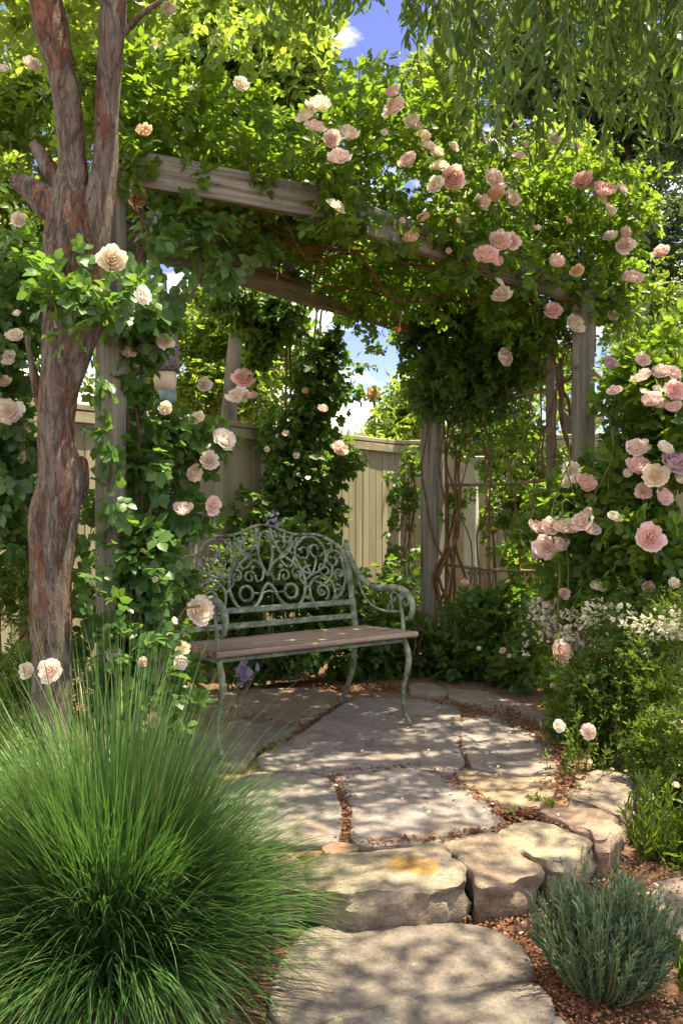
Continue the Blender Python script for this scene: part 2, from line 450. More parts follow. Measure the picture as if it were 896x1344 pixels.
def leaf_mesh(name, pos, t, n, L, W, tmpl=2):
    V, Fc = {2: (T2V, T2F), 8: (T8V, T8F), 1: (TLV, TLF)}[tmpl]
    N = len(pos)
    t = norm(t); s = norm(np.cross(t, n)); n = np.cross(s, t)
    L = np.broadcast_to(L, (N,)); W = np.broadcast_to(W, (N,))
    v = (pos[:, None, :] + t[:, None, :] * (V[None, :, 0:1] * L[:, None, None])
         + s[:, None, :] * (V[None, :, 1:2] * W[:, None, None]) + n[:, None, :] * (V[None, :, 2:3] * L[:, None, None]))
    nv = len(V)
    v = v.reshape(-1, 3)
    loops = np.concatenate([np.array(f) for f in Fc]); sizes = np.array([len(f) for f in Fc])
    li = (loops[None, :] + (np.arange(N) * nv)[:, None]).reshape(-1)
    sz = np.tile(sizes, N)
    starts = np.concatenate([[0], np.cumsum(sz)[:-1]])
    me = bpy.data.meshes.new(name)
    me.vertices.add(len(v)); me.vertices.foreach_set('co', v.astype(np.float32).ravel())
    me.loops.add(len(li)); me.loops.foreach_set('vertex_index', li.astype(np.int32))
    me.polygons.add(len(sz)); me.polygons.foreach_set('loop_start', starts.astype(np.int32))
    me.update(calc_edges=True); me.validate()
    return me


def wavy(p, k, seed):
    """cheap smooth noise in about [-1,1]"""
    g = np.random.default_rng(seed)
    out = np.zeros(len(p)); amp = 1.0; tot = 0
    for o in range(3):
        for j in range(3):
            w = g.normal(size=3); w = w / np.linalg.norm(w) * k * (1.9 ** o)
            out += amp * np.sin(p @ w + g.uniform(0, 6.28))
        tot += amp * 2.0; amp *= 0.65
    return out / tot


def blob_pts(blobs, count, k=5.0, thr=-0.2, seed=1, shell=0.45):
    """blobs: (centre xyz, radii xyz, weight). Returns points and outward directions."""
    g = np.random.default_rng(seed)
    w = np.array([b[2] for b in blobs], float); w /= w.sum()
    P_, D_ = [], []
    for (c, r, _), wi in zip(blobs, w):
        m = max(4, int(count * wi * 2.2))
        d = norm(g.normal(size=(m, 3)))
        u = g.uniform(size=m) ** shell
        lump = 1 + 0.22 * wavy(d, 4.0, int(abs(c[0] * 971 + c[2] * 577)) + seed)
        p = np.array(c) + d * (u * lump)[:, None] * np.array(r)
        keep = wavy(p, k, seed + 50) > thr + g.normal(size=m) * 0.12
        p = p[keep][:int(count * wi) + 1]; d = d[keep][:int(count * wi) + 1]
        P_.append(p); D_.append(d)
    return np.concatenate(P_), np.concatenate(D_)


def pblob(px, py, d, rx, ry, rd, w=None):
    c = P(px, py, d)
    r = (rx / F * d, rd, ry / F * d)
    return (c, r, w if w else (rx * ry) ** 0.9)


def sprigs(pts, outw, nl=5, L=0.05, wr=0.62, gap=0.6, up=0.5, droop=0.25, out=0.7, jit=0.45, seed=3, lj=0.25, facing=0.0):
    """compound leaves: nl leaflets on a short stalk at every point"""
    g = np.random.default_rng(seed)
    N = len(pts)
    d = norm(outw * out + g.normal(size=(N, 3)) * 0.55 + np.array([0, 0, -droop]))
    nr = norm(np.array([0, 0, 1.0]) * up + outw * (0.35 + facing) + g.normal(size=(N, 3)) * jit)
    s = norm(np.cross(d, nr)); nr = np.cross(s, d)
    sc = g.uniform(1 - lj, 1 + lj, size=N) * L
    pos, tt, nn, ll = [], [], [], []
    for j in range(nl):
        if j == 0:
            o = pts + d * (sc * gap * ((nl - 1) // 2))[:, None]; t = d
        else:
            lvl = (nl - 1) // 2 - (j + 1) // 2
            sd = 1 if j % 2 else -1
            o = pts + d * (sc * gap * (lvl + 0.6))[:, None]
            t = d * 0.55 + s * sd * 0.85
        t = norm(t + g.normal(size=(N, 3)) * 0.18)
        n2 = norm(nr + g.normal(size=(N, 3)) * 0.28)
        pos.append(o); tt.append(t); nn.append(n2); ll.append(sc * g.uniform(0.78, 1.1, size=N))
    pos = np.concatenate(pos); tt = np.concatenate(tt); nn = np.concatenate(nn); ll = np.concatenate(ll)
    return pos, tt, nn, ll, ll * wr


PTS = {}


def foliage(name, blobs, count, mat, parent, L=0.05, nl=5, tmpl=2, k=5, thr=-0.2, seed=1, keep=None, **kw):
    shell = kw.pop('shell', 0.45)
    p, o = blob_pts(blobs, count, k, thr, seed, shell)
    if keep is not None:
        m = keep(p); p = p[m]; o = o[m]
    PTS.setdefault(parent.name, []).append(p)
    a = sprigs(p, o, nl=nl, L=L, seed=seed + 9, **kw)
    me = leaf_mesh(name, *a, tmpl=tmpl)
    return link(name, me, mat, parent)


# ------------------------------------------------------------------ roses
def blossom_mesh(seed, openness=1.0, layers=5):
    g = random.Random(seed)
    mb = MB()
    for l in range(layers):
        f = l / (layers - 1)
        npet = [3, 4, 5, 6, 7][min(l, 4)] if layers == 5 else [3, 4, 5][l]
        rad = (0.16 + 0.72 * f ** 0.9) * (1 if openness > 0.6 else 0.68)
        top = 0.74 - 0.34 * f ** 1.6 * openness
        for k in range(npet):
            ph = 2 * math.pi * (k + g.random() * 0.35) / npet + l * 0.7
            pw = (math.pi / npet) * (1.25 if f > 0.3 else 1.5)
            rj = rad * g.uniform(0.88, 1.14); tj = top + g.uniform(-0.08, 0.06)
            notch = g.uniform(0.0, 0.07); curl = g.uniform(0.02, 0.2) * f * openness
            na, nb = 5, 5
            v = []
            wz = g.random() * 10
            for a in range(na):
                t = a / (na - 1)
                r_ = (1 - t) ** 2 * 0.05 + 2 * t * (1 - t) * rj * 1.0 + t * t * rj * (1.0 + curl * 0.5)
                z_ = (1 - t) ** 2 * (0.0) + 2 * t * (1 - t) * (0.06 + 0.12 * (1 - f)) + t * t * tj
                z_ -= curl * max(0, t - 0.7) * 0.9
                sh = (math.sin(math.pi * min(1, 0.2 + 0.62 * t)) ** 0.8)
                for b in range(nb):
                    s_ = (b / (nb - 1)) * 2 - 1
                    an = ph + s_ * pw * sh
                    ruff = 0.05 * math.sin(s_ * 5 + wz + t * 3) * t
                    rr = r_ + ruff - 0.06 * s_ * s_ * t * (1 - f * 0.3) + 0.03 * f
                    zz = z_ - (abs(s_) ** 3) * 0.12 * t - notch * t * (1 - min(1, abs(s_) * 2.5)) + 0.04 * math.cos(s_ * 4 + wz) * t
                    v.append((rr * math.cos(an), rr * math.sin(an), zz - 0.2))
            fc = [(a*nb+b, a*nb+b+1, (a+1)*nb+b+1, (a+1)*nb+b) for a in range(na-1) for b in range(nb-1)]
            mb.add(v, fc)
    me = mb.mesh('rose_blossom'); me.materials.append(M['petal'])
    me.polygons.foreach_set('use_smooth', np.ones(len(me.polygons), dtype=bool))
    return me


BLOOM = [blossom_mesh(i, 1.0) for i in range(4)] + [blossom_mesh(20 + i, 0.72) for i in range(3)] + [blossom_mesh(30 + i, 0.5) for i in range(2)] + [blossom_mesh(35, 1.35), blossom_mesh(36, 1.25)]
BUD = [blossom_mesh(40 + i, 0.3, 3) for i in range(2)]
PINK = [(0.95, 0.79, 0.79), (0.95, 0.84, 0.83), (0.94, 0.72, 0.73), (0.96, 0.87, 0.86)]
WHITE = [(0.95, 0.93, 0.88), (0.95, 0.92, 0.86), (0.95, 0.94, 0.92)]
CREAM = [(0.95, 0.91, 0.78), (0.95, 0.9, 0.8), (0.94, 0.92, 0.82)]
PEACH = [(0.9, 0.72, 0.54), (0.88, 0.68, 0.5)]
MAUVE = [(0.66, 0.52, 0.62)]
PAL = {'p': PINK, 'w': WHITE, 'c': CREAM, 'o': PEACH, 'm': MAUVE, 'r': [(0.75, 0.12, 0.08)]}
nbl = 0


def blossoms(parent, rows, d0=None, face=(0.1, -0.75, 0.5)):
    global nbl
    g = random.Random(5 + len(rows))
    cloud_ = np.concatenate(PTS[parent.name])
    ax = cloud_[:, 0] / cloud_[:, 1] * F + 448; ay = 672 - (cloud_[:, 2] - CAM_H) / cloud_[:, 1] * F
    for row in rows:
        px, py, sz, kind, d = (row + (d0,))[:5]
        # every bloom sits on the outer skin of its own plant
        near = cloud_[(np.abs(ax - px) < sz * 0.75 + 4) & (np.abs(ay - py) < sz * 0.75 + 4), 1]
        if len(near): d = float(np.clip(np.sort(near)[min(len(near) - 1, len(near) // 80)] - g.uniform(0.01, 0.09), d - 0.75, d + 0.5))
        p = P(px, py, d)
        r = sz / 2 / F * d * 1.1 * g.uniform(0.8, 1.15)
        me = BUD[nbl % 2] if sz < 15 else BLOOM[(nbl * 3) % len(BLOOM)]
        nm = Vector((face[0] + g.uniform(-.6, .6), face[1] + g.uniform(-.35, .35), face[2] + g.uniform(-.45, .45))).normalized()
        q = nm.to_track_quat('Z', 'Y').to_matrix().to_4x4() @ Matrix.Rotation(g.uniform(0, 6.28), 4, 'Z')
        m = Matrix.Translation(Vector([float(x) for x in p])) @ q @ Matrix.Diagonal((r * g.uniform(.92, 1.06), r * g.uniform(.92, 1.06), r * g.uniform(.9, 1.15), 1))
        c = g.choice(PAL[kind])
        link('rose_bud' if sz < 15 else 'rose_blossom', me, None, parent, matrix=m, color=c)
        nbl += 1


def around(p, r, seed, n=6):
    """sprays of leaves that carry blossoms"""
    return [(p, (r, r, r), 1)]


def spray_leaves(rows, d0, n=9, spread=1.1):
    """sprig anchor points set just behind and around each blossom so that blossoms sit in leaves"""
    g = np.random.default_rng(len(rows) * 7 + 3)
    pts, out = [], []
    for row in rows:
        px, py, sz, kind, d = (row + (d0,))[:5]
        c = P(px, py, d); r = sz / F * d
        for i in range(n):
            v = norm(g.normal(size=3)); v[1] = abs(v[1]) * 0.8 + 0.15
            pts.append(c + v * r * spread * g.uniform(0.5, 1.1)); out.append(norm(v * np.array([1, -0.4, 1]) + np.array([0, -0.3, 0])))
    return np.array(pts), np.array(out)


def cane(mb, pts, r0, r1=None, per=7, wob=0.02, seed=0, seg=6):
    pts = [np.asarray(p, float) for p in pts]
    g = np.random.default_rng(seed)
    q = []
    for i in range(len(pts) - 1):
        for t in (0, 0.5):
            p = pts[i] * (1 - t) + pts[i + 1] * t
            q.append(p + g.normal(size=3) * wob * (0 if i == 0 and t == 0 else 1))
    q.append(pts[-1])
    tube(mb, q, np.linspace(r0, r1 if r1 else r0 * 0.5, len(q)), seg=seg, per=max(2, per // 2))


# ================================================================== SETTING
def ground():
    mb = MB()
    xs = np.concatenate([[-900, -200, -60, -20, -8], np.arange(-4, 4.01, 0.08), [8, 20, 60, 200, 900]])
    ys = np.concatenate([[-900, -200, -40, -6, -1], np.arange(0.5, 9.01, 0.08), [14, 30, 80, 250, 900]])
    nx, ny = len(xs), len(ys)
    v = []
    for y in ys:
        for x in xs:
            near = -4 <= x <= 4 and 0.5 <= y <= 9
            z = GZ + (noise.noise(Vector((x * 2.2, y * 2.2, 0))) * 0.016 + noise.noise(Vector((x * 9, y * 9, 3))) * 0.008 if near else 0)
            v.append((x, y, z))
    f = [(j*nx+i, j*nx+i+1, (j+1)*nx+i+1, (j+1)*nx+i) for j in range(ny-1) for i in range(nx-1)]
    mb.add(v, f)
    o = mb.build('ground', M['soil'])
    tag(o, 'reddish brown mulch soil around the stone patio', None, None, 'structure')


ground()

BED = [G(300, 1118), G(400, 1118), G(500, 1122), G(580, 1122), G(640, 1112), G(700, 1085), G(770, 1060), G(800, 1030), G(760, 1000), G(740, 940), (1.4, 5.1), (1.0, 5.8), (0.0, 5.6), (-1.1, 4.9), (-1.3, 4.0), (-1.0, 3.2)]


def bed():
    c = np.mean([np.array(p[:2]) for p in BED], axis=0)
    ring = catmull([np.array([p[0], p[1]]) for p in BED] + [np.array(BED[0][:2])], 6)
    v, f = [], []
    n = len(ring)
    lv = [(1.0, GZ - 0.03), (0.992, -0.03), (0.9, -0.022), (0.7, -0.02), (0.45, -0.02), (0.2, -0.02)]
    for s, z in lv:
        for p in ring:
            q = c + (p - c) * s
            zz = z + (noise.noise(Vector((q[0] * 6, q[1] * 6, 1))) * 0.008 if z > -0.1 else 0)
            v.append((q[0], q[1], zz))
    for i in range(len(lv) - 1):
        for k in range(n - 1):
            f.append((i*n+k, i*n+k+1, (i+1)*n+k+1, (i+1)*n+k))
    v.append((c[0], c[1], -0.02)); m = len(v) - 1
    for k in range(n - 1): f.append(((len(lv)-1)*n+k, (len(lv)-1)*n+k+1, m))
    mb = MB(); mb.add(v, f)
    o = mb.build('patio_bed', M['bed'])
    tag(o, 'sandy reddish joint soil between the flagstones', None, None, 'structure')


bed()


def stone(name, label, cat, px, z, thick, color, group, edge=0.012, mat='stone', seed=0, rough=0.004, chip=0.012):
    pts = [G(x, y, z)[:2] for x, y in px]
    # dense, slightly wandering outline
    out = []
    n = len(pts)
    for i in range(n):
        a, b = pts[i], pts[(i + 1) % n]
        L = np.linalg.norm(b - a); k = max(2, int(L / 0.022))
        for j in range(k): out.append(a + (b - a) * j / k)
    out = np.array(out)
    for _ in range(1): out = (np.roll(out, 1, 0) + out * 2 + np.roll(out, -1, 0)) / 4
    c = out.mean(0)
    for i in range(len(out)):
        q = Vector((out[i][0] * 9, out[i][1] * 9, seed * 3.3))
        out[i] += (c - out[i]) / np.linalg.norm(c - out[i]) * (noise.noise(q) * chip + noise.noise(q * 3.1) * chip * 0.5)
    out += (out - c) / np.linalg.norm(out - c, axis=1)[:, None] * (0.0145 if thick < 0.1 else 0.003)
    m = len(out)
    prof = [(0.012 if thick < 0.1 else 0.024, -thick), (0.004 if thick < 0.1 else 0.006, -thick * 0.72), (0.002, -thick * 0.5), (0.0, -thick * 0.33), (0.0, -edge * 1.5), (edge * 0.15, -edge * 0.55), (edge * 0.5, -edge * 0.16), (edge, -0.001), (edge * 1.9, 0.0)]
    v, f = [], []
    rad = np.linalg.norm(out - c, axis=1)
    dirs = (c - out) / rad[:, None]
    def zz(q, h, s):
        return z + h + (noise.noise(Vector((q[0] * 5, q[1] * 5, seed))) * rough * 1.6 + noise.noise(Vector((q[0] * 17, q[1] * 17, seed + 5))) * rough * 0.7) * s
    for ins, h in prof:
        for i in range(m):
            q = out[i] + dirs[i] * min(ins, rad[i] * 0.5)
            side = (noise.noise(Vector((q[0] * 9, q[1] * 9, h * 16 + seed))) + 0.6 * noise.noise(Vector((q[0] * 26, q[1] * 26, h * 40 + seed))) + 0.4 * noise.noise(Vector((q[0] * 5, q[1] * 5, round(h * 34) * 3.1 + seed)))) * (0.03 if thick > 0.1 else 0.004) * (1 if -thick < h < -0.002 else 0)
            q2 = q + dirs[i] * side
            v.append((q2[0] - c[0], q2[1] - c[1], zz(q2, h, 1 if h > -thick * 0.5 else 0.5) - z))
    lev = len(prof)
    e2 = edge * 1.9
    for s in (0.8, 0.6, 0.4, 0.2):
        for i in range(m):
            q0 = out[i] + dirs[i] * min(e2, rad[i] * 0.5)
            q = c + (q0 - c) * s
            v.append((q[0] - c[0], q[1] - c[1], zz(q, 0, 1) - z))
        lev += 1
    for l in range(lev - 1):
        for i in range(m):
            i2 = (i + 1) % m
            f.append((l*m+i, l*m+i2, (l+1)*m+i2, (l+1)*m+i))
    v.append((0, 0, zz(c, 0, 1) - z)); cc = len(v) - 1
    for i in range(m): f.append(((lev-1)*m+i, (lev-1)*m+(i+1) % m, cc))
    f.append(tuple(reversed(range(m))))
    mb = MB(); mb.add(v, f)
    o = mb.build(name, M[mat], None, True, color, Matrix.Translation((float(c[0]), float(c[1]), z)))
    # make faces point outward whatever the winding of the outline
    bm = bmesh.new(); bm.from_mesh(o.data); bmesh.ops.recalc_face_normals(bm, faces=bm.faces); bm.to_mesh(o.data); bm.free()
    o.data.set_sharp_from_angle(angle=R(44))
    return tag(o, label, cat, group)


FG = 'flagstones of the round patio'
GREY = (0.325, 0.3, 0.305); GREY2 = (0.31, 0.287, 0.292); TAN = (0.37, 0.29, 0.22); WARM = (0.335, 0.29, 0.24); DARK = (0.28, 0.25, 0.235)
flag = lambda lab, px, col, sd: stone('flagstone', lab, 'flagstone', px, 0.0, 0.05, col, FG, 0.006, 'stone', sd)
flag('large grey flagstone directly behind the ochre stained edge stone', [(441, 1020), (500, 1013), (548, 1013), (592, 1021), (625, 1047), (660, 1077), (630, 1087), (578, 1101), (520, 1107), (474, 1109), (461, 1095), (466, 1062), (452, 1040)], GREY, 1)
flag('pale flagstone beside the arching grass clump, left of the wide red joint', [(285, 1034), (340, 1013), (390, 1015), (430, 1023), (441, 1052), (446, 1080), (442, 1103), (380, 1106), (268, 1094)], GREY, 2)
flag('biggest grey flagstone spanning the patio, under the right front bench leg', [(404, 958), (448, 927), (475, 915), (530, 917), (588, 921), (601, 935), (602, 952), (598, 975), (607, 1000), (592, 1013), (546, 1008), (500, 1008), (442, 1014), (400, 1012), (346, 1006), (340, 992), (374, 975)], GREY2, 3)
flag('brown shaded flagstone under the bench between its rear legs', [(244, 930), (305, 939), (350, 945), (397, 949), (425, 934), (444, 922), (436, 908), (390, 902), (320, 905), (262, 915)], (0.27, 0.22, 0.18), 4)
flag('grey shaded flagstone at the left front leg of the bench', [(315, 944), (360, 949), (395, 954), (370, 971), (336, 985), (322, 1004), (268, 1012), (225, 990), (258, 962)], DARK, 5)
flag('dark grey flagstone at the right of the patio beside the leaf litter', [(606, 949), (630, 940), (652, 938), (684, 950), (708, 972), (730, 995), (731, 1011), (700, 1014), (668, 1016), (620, 1004), (608, 985)], GREY2, 6)
flag('tan flagstone with ochre stains between the dark grey one and the edge stones', [(600, 1011), (616, 1009), (668, 1020), (728, 1019), (722, 1040), (702, 1060), (666, 1068), (640, 1053), (612, 1031)], TAN, 7)
flag('narrow curved flagstone on the far rim below the dark shrubs', [(588, 904), (640, 908), (690, 926), (716, 941), (702, 948), (676, 938), (640, 930), (590, 915)], (0.3, 0.27, 0.24), 8)
flag('small flagstone on the far rim beside the right front bench leg', [(540, 897), (566, 897), (583, 904), (583, 913), (560, 914), (541, 909)], (0.3, 0.27, 0.24), 9)
flag('flagstone half hidden by leaf litter at the right rim under the shrub', [(694, 952), (728, 946), (760, 965), (776, 1003), (748, 1006), (728, 985)], TAN, 10)
flag('little reddish flagstone wedged at the front end of the wide red joint', [(425, 1110), (452, 1106), (470, 1112), (452, 1116), (430, 1117)], (0.36, 0.22, 0.17), 11)

EG = 'rounded edge stones of the patio step'
edge = lambda lab, px, col, sd, mat='stone', e=0.019: stone('edge_stone', lab, 'edge stone', px, 0.008, 0.14, col, EG, e, mat, sd, 0.009, 0.022)
edge('long rounded edge stone with an ochre yellow patch', [(402, 1127), (440, 1118), (505, 1113), (576, 1107), (598, 1122), (616, 1142), (614, 1158), (575, 1166), (500, 1174), (440, 1172), (410, 1160)], WARM, 21, 'stone_ochre')
edge('grey buff edge stone with a reddish band along its foot, right of the ochre one', [(584, 1104), (612, 1099), (642, 1094), (676, 1112), (711, 1134), (704, 1143), (662, 1152), (624, 1159), (619, 1140), (602, 1120)], (0.34, 0.275, 0.225), 22)
edge('pale cream edge stone behind the lavender bush', [(648, 1091), (668, 1080), (692, 1072), (735, 1084), (774, 1099), (773, 1116), (752, 1130), (717, 1136), (682, 1112)], (0.36, 0.32, 0.255), 23)
edge('pinkish edge stone with a dark red side face', [(710, 1064), (736, 1057), (790, 1062), (812, 1072), (812, 1092), (800, 1108), (782, 1110), (776, 1096), (745, 1082)], (0.36, 0.265, 0.22), 24)
edge('flat topped corner edge stone at the right end of the step, against the dark shrub', [(757, 1014), (800, 1012), (830, 1021), (833, 1040), (815, 1066), (790, 1060), (745, 1053), (748, 1034)], (0.33, 0.28, 0.245), 25)
edge('buff edge stone half buried in the arching grass, left of the ochre patched one', [(300, 1112), (350, 1112), (396, 1118), (396, 1140), (402, 1160), (360, 1166), (310, 1156)], (0.37, 0.3, 0.235), 26)

SG = 'stepping slabs below the patio step'
step = lambda lab, px, col, sd, e=0.010: stone('step_slab', lab, 'stepping slab', px, -0.088, 0.07, col, SG, e, 'stone', sd, 0.006)
step('broad buff stepping slab directly below the ochre patched edge stone', [(400, 1222), (450, 1214), (540, 1212), (612, 1213), (655, 1224), (680, 1240), (690, 1262), (694, 1280), (640, 1287), (596, 1294), (520, 1312), (446, 1331), (390, 1348), (360, 1320), (372, 1262)], (0.25, 0.222, 0.205), 31)
step('grey stepping slab cut by the bottom edge of the picture', [(398, 1352), (450, 1336), (524, 1316), (600, 1298), (650, 1290), (696, 1286), (712, 1302), (722, 1322), (718, 1345), (690, 1400), (560, 1450), (400, 1440)], (0.235, 0.215, 0.2), 32)
stone('paving_stone', 'small grey stone poking into the bottom edge at the slab corner', 'paving stone', [(684, 1336), (712, 1330), (738, 1338), (748, 1360), (720, 1390), (690, 1370)], -0.095, 0.05, (0.36, 0.33, 0.31), None, 0.014, 'stone', 33)
stone('paving_stone', 'grey stone lying on the soil at the right edge behind the lavender', 'paving stone', [(858, 1160), (900, 1150), (960, 1180), (950, 1240), (890, 1240), (862, 1200)], -0.1, 0.05, (0.26, 0.23, 0.21), None, 0.010, 'stone', 34)


def scatter_flakes(name, rows, mat, label, size=(0.008, 0.022), tmpl=2, seed=4):
    g = np.random.default_rng(seed)
    pos = []
    for (pl, z, n, spread) in rows:
        pl = [G(x, y, z) for x, y in pl]
        for i in range(n):
            k = g.integers(0, len(pl) - 1); t = g.uniform()
            p = pl[k] * (1 - t) + pl[k + 1] * t
            pos.append(p + np.array([g.normal() * spread, g.normal() * spread, 0.004 + abs(g.normal()) * 0.006]))
    pos = np.array(pos); N = len(pos)
    t = g.normal(size=(N, 3)); t[:, 2] *= 0.25
    n = g.normal(size=(N, 3)) * 0.45 + np.array([0, 0, 1.0])
    L = g.uniform(size[0], size[1], N)
    o = link(name, leaf_mesh(name, pos, t, n, L, L * g.uniform(0.4, 0.8, N), tmpl), mat)
    return tag(o, label, None, None, 'stuff')


scatter_flakes('leaf_litter', [
    ([(655, 928), (700, 955), (735, 985), (748, 1012), (738, 1040)], 0.0, 1300, 0.045),
    ([(590, 1022), (640, 1058), (668, 1075), (702, 1066)], -0.006, 500, 0.02),
    ([(445, 1018), (455, 1045), (455, 1075), (452, 1106)], -0.012, 500, 0.016),
    ([(340, 990), (372, 974), (400, 955), (446, 925)], -0.01, 420, 0.014),
    ([(560, 918), (620, 930), (690, 955)], 0.0, 380, 0.03),
    ([(330, 893), (400, 893), (440, 906), (500, 904), (540, 905)], -0.016, 1600, 0.07),
    ([(604, 945), (602, 975), (612, 1004)], -0.01, 160, 0.01),
    ([(430, 1016), (520, 1010), (600, 1014)], -0.01, 180, 0.01),
    ([(310, 942), (396, 952)], -0.01, 160, 0.012),
    ([(640, 1090), (706, 1134)], -0.02, 90, 0.01),
    ([(690, 1072), (775, 1098)], -0.02, 120, 0.012),
    ([(480, 1110), (580, 1103), (640, 1092), (700, 1066)], -0.004, 260, 0.014),
    ([(400, 970), (520, 960), (640, 985)], 0.004, 26, 0.25),
], M['litter'], 'dry reddish leaf litter caught in the patio joints')
scatter_flakes('mulch_chips', [
    ([(620, 1205), (690, 1185), (760, 1170), (840, 1150)], GZ + 0.01, 2200, 0.07),
    ([(660, 1225), (705, 1262), (735, 1310), (770, 1344)], GZ + 0.01, 2600, 0.06),
    ([(720, 1250), (800, 1310), (880, 1340)], GZ + 0.01, 1500, 0.1),
    ([(840, 1120), (890, 1180), (940, 1240)], GZ + 0.01, 900, 0.1),
    ([(430, 1214), (520, 1216), (615, 1212)], GZ + 0.01, 400, 0.012),
], M['litter'], 'coarse reddish mulch chips on the soil beside the slabs', (0.004, 0.014), 2, 8)
scatter_flakes('fallen_petals', [
    ([(520, 935), (640, 985), (720, 1000)], 0.006, 60, 0.2),
    ([(420, 1010), (560, 1040), (700, 1000)], 0.006, 36, 0.2),
    ([(690, 1190), (860, 1160)], GZ + 0.012, 24, 0.08), ([(560, 1260), (640, 1240)], -0.1, 4, 0.1),
], M['fallen_petal'], 'pale fallen rose petals on the paving', (0.014, 0.026), 2, 9)

# ================================================================== FENCE
FA = np.array([-3.4, 3.04]); FB = np.array([0.55, 7.91]); FC = np.array([4.5, 6.1])
FH = 1.72


def fence(a, b, label, seed):
    a = np.array(a); b = np.array(b)
    d = (b - a); L = np.linalg.norm(d); d /= L
    root = thing('board_fence', label, 'fence', (a[0], a[1], GZ), 'board fences behind the arbor')
    mb = MB(); w = 0.098
    nrm = np.array([d[1], -d[0]])
    g = random.Random(seed)
    s = 0.0
    while s < L - 0.02:
        e = min(s + w - 0.004, L)
        o = g.uniform(-0.003, 0.003); t = 0.011
        v = []
        for z in (GZ, FH - 0.02):
            for ss in (s, s + 0.004, e - 0.004, e):
                off = (t if ss in (s + 0.004, e - 0.004) else t - 0.004) + o
                v.append((*(a + d * ss + nrm * off), z))
            v.append((*(a + d * e - nrm * t), z)); v.append((*(a + d * s - nrm * t), z))
        f = [(k, (k + 1) % 6, 6 + (k + 1) % 6, 6 + k) for k in range(6)] + [tuple(range(6))[::-1], tuple(range(6, 12))]
        mb.add(v, f); s += w
    mb.build('board_panel', M['fence'], root, False)
    p = lambda s, z, off=0: (*(a + d * s + nrm * off), z)
    timber('cap_rail', p(0, FH), p(L, FH), 0.085, 0.04, M['fence'], root, seed=seed)
    timber('trim_rail', p(0, FH - 0.062, 0.028), p(L, FH - 0.062, 0.028), 0.024, 0.075, M['fence'], root, seed=seed + 1)
    k = 0
    for s in np.arange(0.55, L, 1.95):
        timber('post', p(s, GZ, 0.03), p(s, FH - 0.021, 0.03), 0.05, 0.1, M['fence'], root, up=(d[0], d[1], 0), seed=seed + 3 + k); k += 1
    return root


fence(FA, FB, 'beige painted board fence with a flat cap rail behind the bench', 1)
fence(FB + np.array([0.05, -0.03]), FC, 'beige board fence at the right, seen only through the trellis and vines', 2)

# white picket tops beyond the fence
wp = thing('picket_fence', 'white pointed picket fence tops showing above the beige fence against the sky', 'fence', (0.0, 9.0, GZ))
for i in range(6):
    c = P(430 + i * 9, 560, 9.0 + i * 0.12); c[2] = 0
    mb = MB(); w = 0.04
    zt = 1.98 + 0.02 * (i % 2)
    pr = [(-w, GZ), (w, GZ), (w, zt - 0.08), (0, zt + 0.02), (-w, zt - 0.08)]
    v = [(c[0] + x, c[1] + y, z) for y in (-0.012, 0.012) for x, z in pr]
    mb.add(v, [(0, 1, 2, 3, 4), (9, 8, 7, 6, 5)] + [(k, 5 + k, 5 + (k + 1) % 5, (k + 1) % 5) for k in range(5)])
    mb.build('picket', M['white_paint'], wp, False)
a0 = P(426, 580, 9.02); a1 = P(482, 580, 9.66)
timber('rail', (a0[0], a0[1] + 0.035, 1.55), (a1[0], a1[1] + 0.035, 1.55), 0.03, 0.07, M['white_paint'], wp)

# ================================================================== PERGOLA
P0 = np.array([-0.895, 3.26]); P1 = np.array([0.02, 3.72]); P2 = np.array([1.47, 5.10]); RR = np.array([0.675, 6.22]); RL = np.array([-1.03, 4.15])
BZ = 2.42
pg = thing('rose_arbor', 'weathered grey timber arbor over the bench, smothered in climbing roses', 'arbor', (P0[0], P0[1], GZ))


def z3(p, z): return (float(p[0]), float(p[1]), z)


def ext(a, b, e0, e1):
    d = (b - a) / np.linalg.norm(b - a)
    return a - d * e0, b + d * e1


post_lf = timber('post', z3(P0, GZ), z3(P0, 2.34), 0.088, 0.088, M['green_wood'], pg, up=(0.3, 1, 0), seed=1, wob=0.006)
timber('post', z3(RL, GZ), z3(RL, 2.34), 0.1, 0.1, M['old_wood'], pg, up=(0.6, 1, 0), seed=2)
timber('post', z3(RR, GZ), z3(RR, 2.34), 0.135, 0.135, M['green_wood'], pg, up=(0.6, 1, 0), seed=3)
post_rf = timber('post', z3(P2, GZ), z3(P2, 2.34), 0.13, 0.13, M['old_wood'], pg, up=(0.35, 1, 0), seed=4)
q0, q1 = ext(P0, P1, 0.05, 0.03)
timber('beam', z3(q0, BZ - 0.0), z3(q1, BZ - 0.0), 0.05, 0.14, M['old_wood'], pg, seed=5, wob=0.006, seg=24)
q0, q1 = ext(P1 + np.array([0.0, 0.055]), P2, 0.12, 0.18)
timber('beam', z3(q0, BZ - 0.01), z3(q1, BZ - 0.03), 0.05, 0.14, M['old_wood'], pg, seed=6, wob=0.006, seg=24)
q0, q1 = ext(RL, RR, 0.15, 0.15)
timber('beam', z3(q0, BZ), z3(q1, BZ), 0.055, 0.15, M['old_wood'], pg, seed=7, wob=0.006, seg=24)
for i, t in enumerate((0.02, 0.22, 0.42, 0.62, 0.82, 0.98)):
    a = P0 + (P1 - P0) * (t / 0.4) if t < 0.4 else P1 + (P2 - P1) * ((t - 0.4) / 0.6)
    b = RL + (RR - RL) * t
    q0, q1 = ext(a, b, -0.04, 0.05)
    timber('rafter', z3(q0, BZ + 0.12), z3(q1, BZ + 0.125), 0.045, 0.085, M['old_wood'], pg, seed=10 + i)
